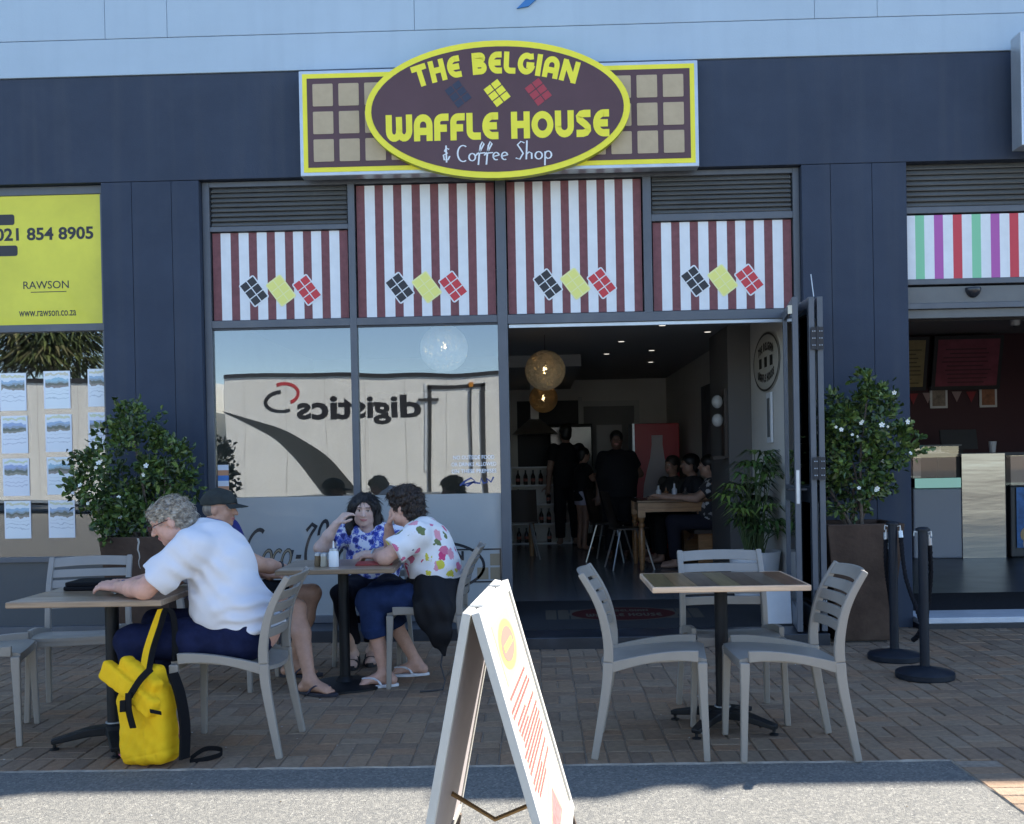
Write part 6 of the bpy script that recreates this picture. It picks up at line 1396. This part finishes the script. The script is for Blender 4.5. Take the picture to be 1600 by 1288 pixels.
# wall pieces
rs = thing('round_wall_sign', 'round wall emblem on the right wall of the cafe', 'sign', (2.055, 1.1, 2.20))
def yz(a, b, d=0): return Vector((-.004-d, -a, b))
mb = MB(); mb.add([yz(a, b) for a, b in arc(0,0,.54,.27,0,354,48)], [tuple(range(49))]); mb.build('disc', M('emblem_cream', (.42,.40,.35), .6), rs)
mb = MB(); strokes(mb, [(arc(0,0,.515,.25,0,354,48), True)], .02, lambda a, b, d: yz(a, b, .002+d))
for i in (-1, 0, 1): mb.add([yz(a*1.6+i*.22, b, .002) for a, b in ((-.035,-.045),(.035,-.045),(.035,.045),(-.035,.045))], [(0,1,2,3)])
word(mb, 'THE BELGIAN', .075, lambda xc, dx, b, d: yz(xc+dx, .10+b-.45*xc*xc, .002+d), 0, width=.62); word(mb, 'WAFFLE HOUSE', .075, lambda xc, dx, b, d: yz(xc+dx, -.18+b+.45*xc*xc, .002+d), 0, width=.66); mb.build('emblem_lettering', M('emblem_dark', (.03,.025,.02), .6), rs)
pa = thing('wall_painting', 'dark unframed painting on the right wall of the cafe', 'painting', (2.055, 4.1, 1.72)); MB().box(-.03, 0, -.55, .55, -.42, .50).build('canvas', M('painting_dark', (.05,.055,.065), .6, var=.5, vs=3), pa)
wd = thing('wall_dispenser', 'wall mounted dispenser with glass jars on the cafe column', 'dispenser', (1.84, 1.95, 1.70)); bxo('backboard', -.03, -.001, -.09, .09, -.35, .32, m_ply, wd)
for z in (.02, .20): MB().ell((-.08, 0, z), (.055,.055,.065), 12, 8).build('glass_jar', M('jar_glass', (.5,.5,.48), .1), wd, smooth=True)
bxo('drip_shelf', -.14, -.031, -.08, .08, -.36, -.33, m_ply, wd)
pf = thing('small_frame', 'narrow pale frame on the cafe wall below the round emblem', 'frame', (2.055, .95, 1.70)); bxo('moulding', -.02, 0, -.09, .09, -.22, .22, M('shelf_white'), pf, bevel=.004); bxo('print', -.024, -.0205, -.05, .05, -.17, .17, m_slat, pf)
# potted palm behind the doors
pp_ = thing('potted_palm', 'bushy green palm in a white pot just inside the doorway', 'plant', (1.82, .60, .147)); MB().lathe([(.15,0), (.165,.01), (.215,.40), (.22,.42), (.205,.42), (.20,.38)], 28).build('pot', M('white_pot', (.66,.67,.68), .5), pp_, smooth=True); MB().lathe([(.199,.37), (.199,.385)], 20).build('soil', m_soil, pp_)
def fronds(parent, base, n, hmin, hmax, seed, leafl, leafw, mat, cols, spread=.25, stem_r=.006, droop=.25, nl=8):
    rr = random.Random(seed); V_ = []; F_ = []; C_ = []; st = MB()
    for i in range(n):
        a = rr.uniform(0, 6.283); h = rr.uniform(hmin, hmax); sp = spread*rr.uniform(.2, 1); b = Vector(base)+Vector((rr.uniform(-.08,.08), rr.uniform(-.08,.08), 0)); tp = b+Vector((math.cos(a)*sp, math.sin(a)*sp, h)); st.tube([b, b.lerp(tp,.5)+Vector((0,0,.04)), tp], [stem_r, stem_r*.8, stem_r*.6], 5)
        out = Vector((math.cos(a), math.sin(a), .35)).normalized(); c = rr.choice(cols)
        for j in range(nl):
            ph = -1.5+3.0*j/(nl-1)+rr.uniform(-.1,.1); sd = Vector((-math.sin(a), math.cos(a), 0)); d = (out*math.cos(ph)+sd*math.sin(ph)).normalized(); L = leafl*rr.uniform(.75,1.1); k = len(V_); nn = d.cross(Vector((0,0,1))).normalized()*leafw*.5
            m1 = tp+d*L*.5+Vector((0,0,.02)); e = tp+d*L-Vector((0,0,droop*L)); V_ += [tuple(tp), tuple(m1+nn), tuple(m1-nn), tuple(e)]; F_ += [(k,k+1,k+3,k+2)]; q = rr.uniform(.7,1.3); C_ += [c[0]*q,c[1]*q,c[2]*q,1]*4
    me = bpy.data.meshes.new('foliage'); me.from_pydata(V_, [], F_); me.materials.append(mat); me.color_attributes.new('lcol','FLOAT_COLOR','POINT').data.foreach_set('color', C_); o = bpy.data.objects.new('foliage', me); COL.objects.link(o); o.parent = parent
    st.build('stems', M('green_stem', (.06,.09,.03), .6), parent, smooth=True)
fronds(pp_, (0,0,.38), 56, .15, .85, 4, .20, .032, m_leaf, LC+[(.06,.12,.03)], .17, droop=.35)
wb = thing('white_board', 'small plain white board leaning inside the door leaf', 'board', (1.80, -.30, .092)); MB().obox((0,0,.17), (.21,.02,.34), Matrix.Rotation(R(-8),3,'X')).build('panel', m_white, wb, bevel=.003); bxo('foot', -.09, .09, -.03, .05, 0, .012, m_silver, wb)
# ------------------------------------------------------------------ people inside
def figure(label, loc, yaw, ht, sit=False, skin=(.12,.065,.045), top=(.012,.012,.014), bottom=(.012,.012,.014), hairc=(.008,.007,.006), armL=None, armR=None, bare_legs=False, stout=1.0, short=False, topmat=None, base=None):
    O = V3(*loc); p = thing('person', label, 'person', loc); f = V3(math.cos(R(yaw)), math.sin(R(yaw)), 0); l = V3(-f[1], f[0], 0); s = ht/1.68; b = .012
    W = lambda a, c, z: O+(f*a+l*c)*s+Z*z*s
    z0 = -.42 if sit else 0.0
    pel = W(0,0,.95+z0); ch = W(.02,0,1.25+z0); nk = W(.02,0,1.40+z0); hc = W(.05,0,1.55+z0); J = {}
    for q, nm in ((1,'L'), (-1,'R')):
        J['s'+nm] = W(.0,q*.18,1.34+z0); ar = armL if q > 0 else armR
        J['e'+nm], J['w'+nm] = (W(-.02,q*.24,1.06+z0), W(.06,q*.25,.83+z0)) if ar is None else (W(*ar[0]), W(*ar[1]))
        J['h'+nm] = W(0,q*.09,.92+z0)
        if sit: J['k'+nm], J['a'+nm] = W(.44,q*.11,.52), W(.42,q*.11,.09)
        else: J['k'+nm], J['a'+nm] = W(.02,q*.10,.50), W(-.02,q*.11,.09)
    lo, hi = bounds(list(J.values())+[hc, pel], .17); lo[2] = O[2]-.005
    F = Field(lo, hi, b); F.chain([pel, ch], [.11*s,.11*s], .05, lat=l, ls=1.3); F.cone(ch, nk, .10*s, .05*s, .04); F.cone(nk, hc, .052*s, .05*s, .03); head(F, hc, f, Z, s)
    for nm, q in (('L',1), ('R',-1)):
        F.cone(ch, J['s'+nm], .07*s, .06*s, .04); F.chain([J['s'+nm], J['e'+nm], J['w'+nm]], [.055*s,.045*s,.03*s], .02); hand(F, J['w'+nm], J['w'+nm]-J['e'+nm], -f, q, .4, 0, s*1.1)
        F.chain([J['h'+nm], J['k'+nm], J['a'+nm]], [.085*s,.058*s,.036*s], .03); foot(F, J['a'+nm]-V3(0,0,O[2]), J['a'+nm]+f-V3(0,0,O[2]), s) if O[2] < .01 else F.cone(J['a'+nm]-Z*.04, J['a'+nm]+f*.14*s-Z*.055, .035*s, .026*s, .03)
    field_obj(F, 'body', m_skin, p, O, skincol(skin, [(hc, f, Z, s)]))
    T = Field(lo, hi, b); T.chain([W(0,0,(.84 if not sit else .93)+z0), W(.03,0,1.08+z0), ch], [.15*s*stout,.155*s*stout,.135*s*stout], .05, lat=l, ls=1.25, cut=(W(0,0,(.80 if not sit else .90)+z0), -Z)); T.cone(ch, W(.02,0,1.36+z0), .13*s, .08*s, .04, lat=l, ls=1.2)
    for nm in 'LR': e = J['s'+nm]+(J['e'+nm]-J['s'+nm])*.7; T.cone(J['s'+nm], e, .078*s, .074*s, .04, cut=(e-(J['e'+nm]-J['s'+nm])*.1, J['e'+nm]-J['s'+nm]))
    field_obj(T, 'top', topmat or M('cloth_%s' % label[:24], top, .85, spec=.2), p, O)
    B = Field(lo, hi, b); B.cone(pel, W(0,0,.88+z0), .14*s*stout, .135*s*stout, .04, lat=l, ls=1.2)
    for nm in 'LR':
        kn = J['k'+nm]
        if short: e = J['h'+nm]+(kn-J['h'+nm])*.55; B.cone(J['h'+nm], e, .10*s, .10*s, .03, cut=(e-(kn-J['h'+nm])*.1, kn-J['h'+nm]))
        else: B.chain([J['h'+nm], kn, J['a'+nm]+Z*.05], [.105*s*stout,.082*s,.068*s], .03, cut=(J['a'+nm]+Z*.02, -Z))
    field_obj(B, 'trousers', M('cloth2_%s' % label[:24], bottom, .85, spec=.2), p, O)
    Hh = Field(hc-.2, hc+.22, .008); fr = np.array([np.cross(f, Z), f, Z]); Hh.ell(hc-f*.018*s+Z*.042*s, V3(.088,.104,.092)*s, fr, .02); Hh.ell(hc-f*.06*s-Z*.03*s, V3(.075,.055,.07)*s, fr, .03); Hh.ell(hc+f*.115*s-Z*.02*s, V3(.1,.072,.08)*s, fr, .01, 's'); field_obj(Hh, 'hair', M('hair_%s' % label[:24], hairc, .5), p, O)
    return p
figure('person in black standing inside the cafe doorway, hand on hip', (.97, 4.5, FL), -95, 1.56, stout=1.35, armL=((-.10,.30,1.10), (.08,.14,1.02)))
figure('person in black with back turned by the tall fridge', (.42, 6.6, FL), 100, 1.72, skin=(.25,.15,.11))
figure('child in dark top and pale shorts standing near the kitchen', (.60, 5.9, FL), 20, 1.38, skin=(.30,.17,.12), bottom=(.45,.42,.50), bare_legs=True, short=True, armR=((.12,-.2,1.16), (.30,-.12,1.22)), armL=((.12,.2,1.16), (.30,.12,1.22)))
figure('person in black and white patterned top at the doorway table', (1.92, 3.25, FL-.0), 170, 1.66, sit=True, skin=(.42,.26,.19), bottom=(.02,.02,.03), topmat=floral('dark_leaf_print', (.03,.03,.035), [(.5,.5,.5), (.35,.33,.32), (.5,.3,.2)], 14, .4, 3.0, .8), armL=((.18,.22,.78), (.55,.20,.80)), armR=((.18,-.22,.78), (.5,-.05,.80)))
figure('dark haired seated person beside the patterned top', (1.82, 3.95, FL), 185, 1.68, sit=True, skin=(.30,.18,.13), top=(.03,.03,.035))
figure('seated person nearest the red drinks fridge', (1.70, 4.75, FL), 220, 1.66, sit=True, skin=(.30,.18,.13), top=(.05,.045,.04), hairc=(.03,.02,.015))
# ------------------------------------------------------------------ ice cream shop interior
m_bur = M('burgundy_wall', (.060,.020,.028), .7); m_ifl = M('ice_floor', (.05,.055,.066), .34, var=.15, vs=3)
bxo('room_wall', 2.94, 2.98, .31, 6.6, -.02, 3.7, m_bur, bld); bxo('room_wall', 2.98, 9, 6.5, 6.6, -.02, 3.7, m_bur, bld); bxo('room_wall', 9, 9.1, .31, 6.6, -.02, 3.7, m_bur, bld); bxo('room_ceiling', 2.98, 9, .18, 6.5, 3.0, 3.1, m_ceil, bld); bxo('room_floor', 2.98, 9, .31, 6.5, -.03, .06, m_ifl, bld); bxo('room_ceiling', 2.94, 9.1, .302, .309, 2.43, 3.64, m_dark, bld)
em = thing('door_mat', 'black ribbed mat inside the ice cream shop', 'mat', (3.6, .85, .061)); 
MB().prism([(-.58,-.52),(2.4,-.52),(1.35,.62),(-.58,.62)], (0,0,0), (1,0,0), (0,1,0), (0,0,.009)).build('mat_base', M('mat_black', (.010,.010,.013), .9, bump=.8, bs=120), em); bxo('mat_border', -.58, 2.38, -.545, -.521, 0, .007, m_dark, em)
IC = .061; CY = 4.75
m_wavy = M('polished_wavy_steel', (.30,.285,.265), .18, metal=1.0, bump=.7, bs=1.1, stretch=(.35,1,2.0))
fzr = thing('chest_freezer', 'pale chest freezer with lit glass front left of the steel panel', 'freezer', (4.95, CY, IC))
bxo('cabinet', -.33, .27, 0, .7, 0, .86, M('freezer_grey', (.30,.33,.40), .4), fzr, bevel=.02); bxo('display_band', -.31, .25, -.012, -.001, .87, .99, M('display_glow', (.35,.55,.5), .4, emit=(.35,.75,.65), emit_s=.10), fzr); bxo('glass_case', -.31, .25, .05, .65, .995, 1.38, m_glassd, fzr); bxo('case_rim', -.33, .27, 0, .7, 1.382, 1.40, m_slat, fzr)
stp = thing('steel_column_panel', 'tall polished steel counter panel in the ice cream shop', 'counter', (5.47, CY-.02, IC)); MB().box(-.262, .262, 0, .06, 0, 1.28).build('steel_sheet', m_wavy, stp); bxo('counter_body', -.30, .30, .062, .7, 0, 1.25, m_dark, stp); bxo('worktop', -1.2, 2.5, .1, .75, 1.255, 1.29, m_framed, stp)
icf = thing('ice_cream_freezer', 'blue printed ice cream freezer at the right edge', 'freezer', (6.15, CY-.05, IC)); bxo('cabinet', -.36, .9, .02, .7, 0, .88, M('freezer_dark', (.05,.055,.065), .4), icf, bevel=.02)
bxo('blue_print', -.30, .85, -.004, .0, .12, .86, M('sea_print', (.03,.17,.50), .4, var=.5, vs=5), icf)
for i, (x, z, c) in enumerate(((-.16,.28,(.55,.42,.22)), (-.02,.22,(.50,.25,.34)), (-.13,.17,(.55,.50,.42)), (.10,.25,(.5,.4,.3)))): MB().ell((x,-.006,z), (.10,.012,.10), 18, 10).build('scoop_picture', M('scoop%d' % i, c, .6), icf, smooth=True)
bxo('glass_case', -.34, .88, .05, .65, .885, 1.25, m_glassd, icf)
mon = thing('till_monitor', 'black till monitor on the ice cream counter', 'monitor', (5.30, CY+.3, IC+1.291)); MB().obox((0,0,.17), (.46,.03,.26), Matrix.Rotation(R(-12),3,'X')).build('screen', m_dark, mon, bevel=.01); bxo('stand', -.05, .05, -.02, .1, 0, .05, m_dark, mon)
cup = thing('paper_cup', 'pale paper cup on the ice cream counter', 'cup', (5.70, CY+.25, IC+1.291)); MB().lathe([(.035,0), (.048,.13), (.050,.135)], 14).build('cup_body', M('cup_white', (.6,.62,.66), .6), cup, smooth=True); MB().lathe([(.049,.1355), (.049,.139)], 14).build('cup_rim', m_white, cup)
for x0, x1, c, l in ((4.75,5.35,(.30,.24,.10),'yellow menu board on the ice cream shop wall'), (5.42,6.35,(.20,.035,.06),'pink menu board on the ice cream shop wall')):
    t = thing('menu_board', l, 'menu board', ((x0+x1)/2, 6.2, 2.22), 0, 'menu boards above the counter'); w2 = (x1-x0)/2; rt = Matrix.Rotation(R(14),3,'X')
    MB().obox((0,0,.36), (2*w2,.03,.74), rt).build('board_frame', m_dark, t); mb = MB(); mb.obox((0,-.02,.36), (2*w2-.1,.006,.64), rt); mb.build('board_face', M('bf_'+l[:6], c, .6, var=.2, vs=7), t)
    for i in range(9): MB().obox((rnd.uniform(-.05,.05), -.024-(.10+.055*i-.36)*.25, .10+.055*i), (w2*rnd.uniform(.9,1.4),.003,.018), rt).build('menu_line', M('bl_'+l[:6], tuple(q*.4 for q in c), .6), t)
for x, c, l in ((5.60,(.25,.20,.16),'framed poster left, on the ice cream shop wall'), (6.28,(.30,.12,.06),'framed poster right, on the ice cream shop wall')):
    t = thing('framed_poster', l, 'poster', (x, 6.49, 1.98)); bxo('frame', -.12, .12, -.02, 0, 0, .30, M('shelf_white'), t); bxo('picture', -.09, .09, -.024, -.0205, .03, .27, M('pic_'+l[14:19], c, .6, var=.5, vs=9), t)
bt = thing('bunting', 'string of small red pennants on the ice cream shop wall', 'bunting', (5.2, 6.48, 2.2))
for i in range(8):
    x = -.35+i*.2; MB().prism([(-.07,0),(.07,0),(0,-.15)], (x,0,-.01*math.sin(i)), (1,0,0), (0,0,1), (0,-.004,0)).build('pennant', M('pennant%d' % (i % 2), ((.28,.03,.04), (.35,.25,.25))[i % 2], .7), bt)
MB().tube([(-.45,-.002,.004), (1.2,-.002,.004)], .003, 5).build('string', m_dark, bt)
sm = thing('smoke_detector', 'small white detector on the ice cream shop ceiling', 'detector', (6.0, 5.0, 2.93)); MB().lathe([(.05,0), (.06,.02), (.06,.069)], 16).build('dome', m_white, sm, smooth=True); MB().lathe([(.02,-.008), (.02,-.001)], 10).build('sensor', m_dark, sm)
# ------------------------------------------------------------------ across the car park (seen in the window reflections)
m_trk = M('cream_truck_side', (.88,.86,.79), .5, var=.05, vs=1.2, dirt=.12, dcol=(.6,.55,.46)); TY = -23.4
def truck(x0, x1, label, deco):
    t = thing('box_truck', label, 'truck', ((x0+x1)/2, TY, 0)); hw = (x1-x0)/2
    bxo('cargo_box', -hw, hw, -2.5, 0, .42, 3.96, m_trk, t, bevel=.02); bxo('top_rail', -hw-.01, hw+.01, -.03, .03, 3.965, 4.10, m_dark, t); bxo('bottom_rail', -hw, hw, -.03, .02, .34, .415, m_silver, t)
    bxo('chassis', -hw, hw, -2.2, -.3, .25, .335, m_dark, t)
    for x in (-hw+1.2, -hw+2.4, hw-1.6):
        for y in (-.15, -2.35):
            wv = MB(); wv.T = Matrix.Translation((x, y, .5)) @ Matrix.Rotation(R(90), 4, 'X'); wv.lathe([(.28,-.14), (.49,-.14), (.5,0), (.49,.14), (.28,.14)], 24); w_ = wv.build('wheel', M('tyre', (.02,.02,.02), .9), t, smooth=True)
    for k in range(int(2*hw/1.22)): bxo('panel_seam', -hw+1.22*k+.6, -hw+1.22*k+.612, .0005, .004, .43, 3.95, M('seam_grey', (.5,.48,.42), .5), t)
    if deco:
        X0 = (x0+x1)/2; y = .006
        tx = MB(); put_text(tx, 'digistics', (-5.40-X0, y, 2.98), (-1,0,0), (0,0,1), width=3.75, height=.92, bold=.03); tx.build('lettering', m_blackp, t)
        lg = MB(); strokes(lg, [arc(-7.66-X0, 3.50, .44, .27, -65, 125, 16)], .10, lambda a, b, d: Vector((a, y, b)), 0); lg.build('logo_arc', m_redp, t)
        lg = MB(); strokes(lg, [arc(-7.74-X0, 3.27, .50, .27, 95, 300, 16)], .10, lambda a, b, d: Vector((a, y+.001, b)), 0); lg.build('logo_arc', m_blackp, t)
        c1 = [(-9.50,3.02), (-8.6,2.75), (-7.6,2.35), (-6.6,1.75), (-5.75,.9), (-5.45,.44)]; c2 = [(-6.55,.44), (-6.95,1.0), (-7.5,1.65), (-8.0,2.15), (-8.7,2.60), (-9.50,3.0)]
        MB().prism([(a-X0, b) for a, b in [tuple(q)[:2] for q in smooth_pts([(a,b,0) for a,b in c1],4)]+[tuple(q)[:2] for q in smooth_pts([(a,b,0) for a,b in c2],4)]], (0,.004,0), (1,0,0), (0,0,1), (0,.003,0)).build('road_graphic', M('graphic_grey', (.045,.047,.045), .5), t)
        for a, b, c, d in ((-3.32,-3.22,.44,3.68), (-1.62,-1.48,.44,3.68), (-3.32,-1.48,3.60,3.72)): bxo('door_seal', a-X0, b-X0, .003, .03, c, d, m_dark, t)
        bxo('door_trim', -3.42-X0, -3.36-X0, .003, .02, 1.1, 3.78, m_white, t); bxo('marker_bracket', -3.6-X0, -3.0-X0, .003, .05, 3.24, 3.32, m_dark, t); bxo('locking_bar', -1.95-X0, -1.90-X0, .003, .05, 1.1, 3.75, m_dark, t); bxo('marker_lamp', -2.0-X0, -1.86-X0, .003, .06, 3.62, 3.78, M('amber_lamp', (.6,.25,.04), .3), t)
    return t
truck(-9.45, 2.2, 'long cream box truck with dark lettering, mirrored in the cafe window', True); truck(-19.5, -10.1, 'plain cream box truck parked behind the palm', False)
pt = thing('palm_tree', 'fan palm mirrored in the office window', 'tree', (-16.3, -26.8, 0)); MB().tube([(0,0,-.03), (.05,0,2.2), (-.05,.05,4.4), (0,0,5.6)], [.24,.19,.17,.16], 12).build('trunk', m_bark, pt, smooth=True)
fronds(pt, (0,0,5.4), 90, -.9, .9, 9, 1.6, .10, m_leaf, [(.09,.11,.035), (.06,.08,.03), (.14,.13,.06)], 1.3, .02, .45, 11)
lp = thing('lamp_post', 'grey lamp post mirrored in the office window', 'lamp post', (-15.7, -27.4, 0)); MB().tube([(0,0,-.03), (0,0,7)], [.09,.06], 12).build('pole', m_frame, lp, smooth=True); MB().tube([(0,0,6.9), (0,.6,7.3), (0,1.2,7.35)], .04, 8).build('arm', m_frame, lp, smooth=True); bxo('lamp_head', -.12, .12, 1.15, 1.75, 7.28, 7.4, m_frame, lp)
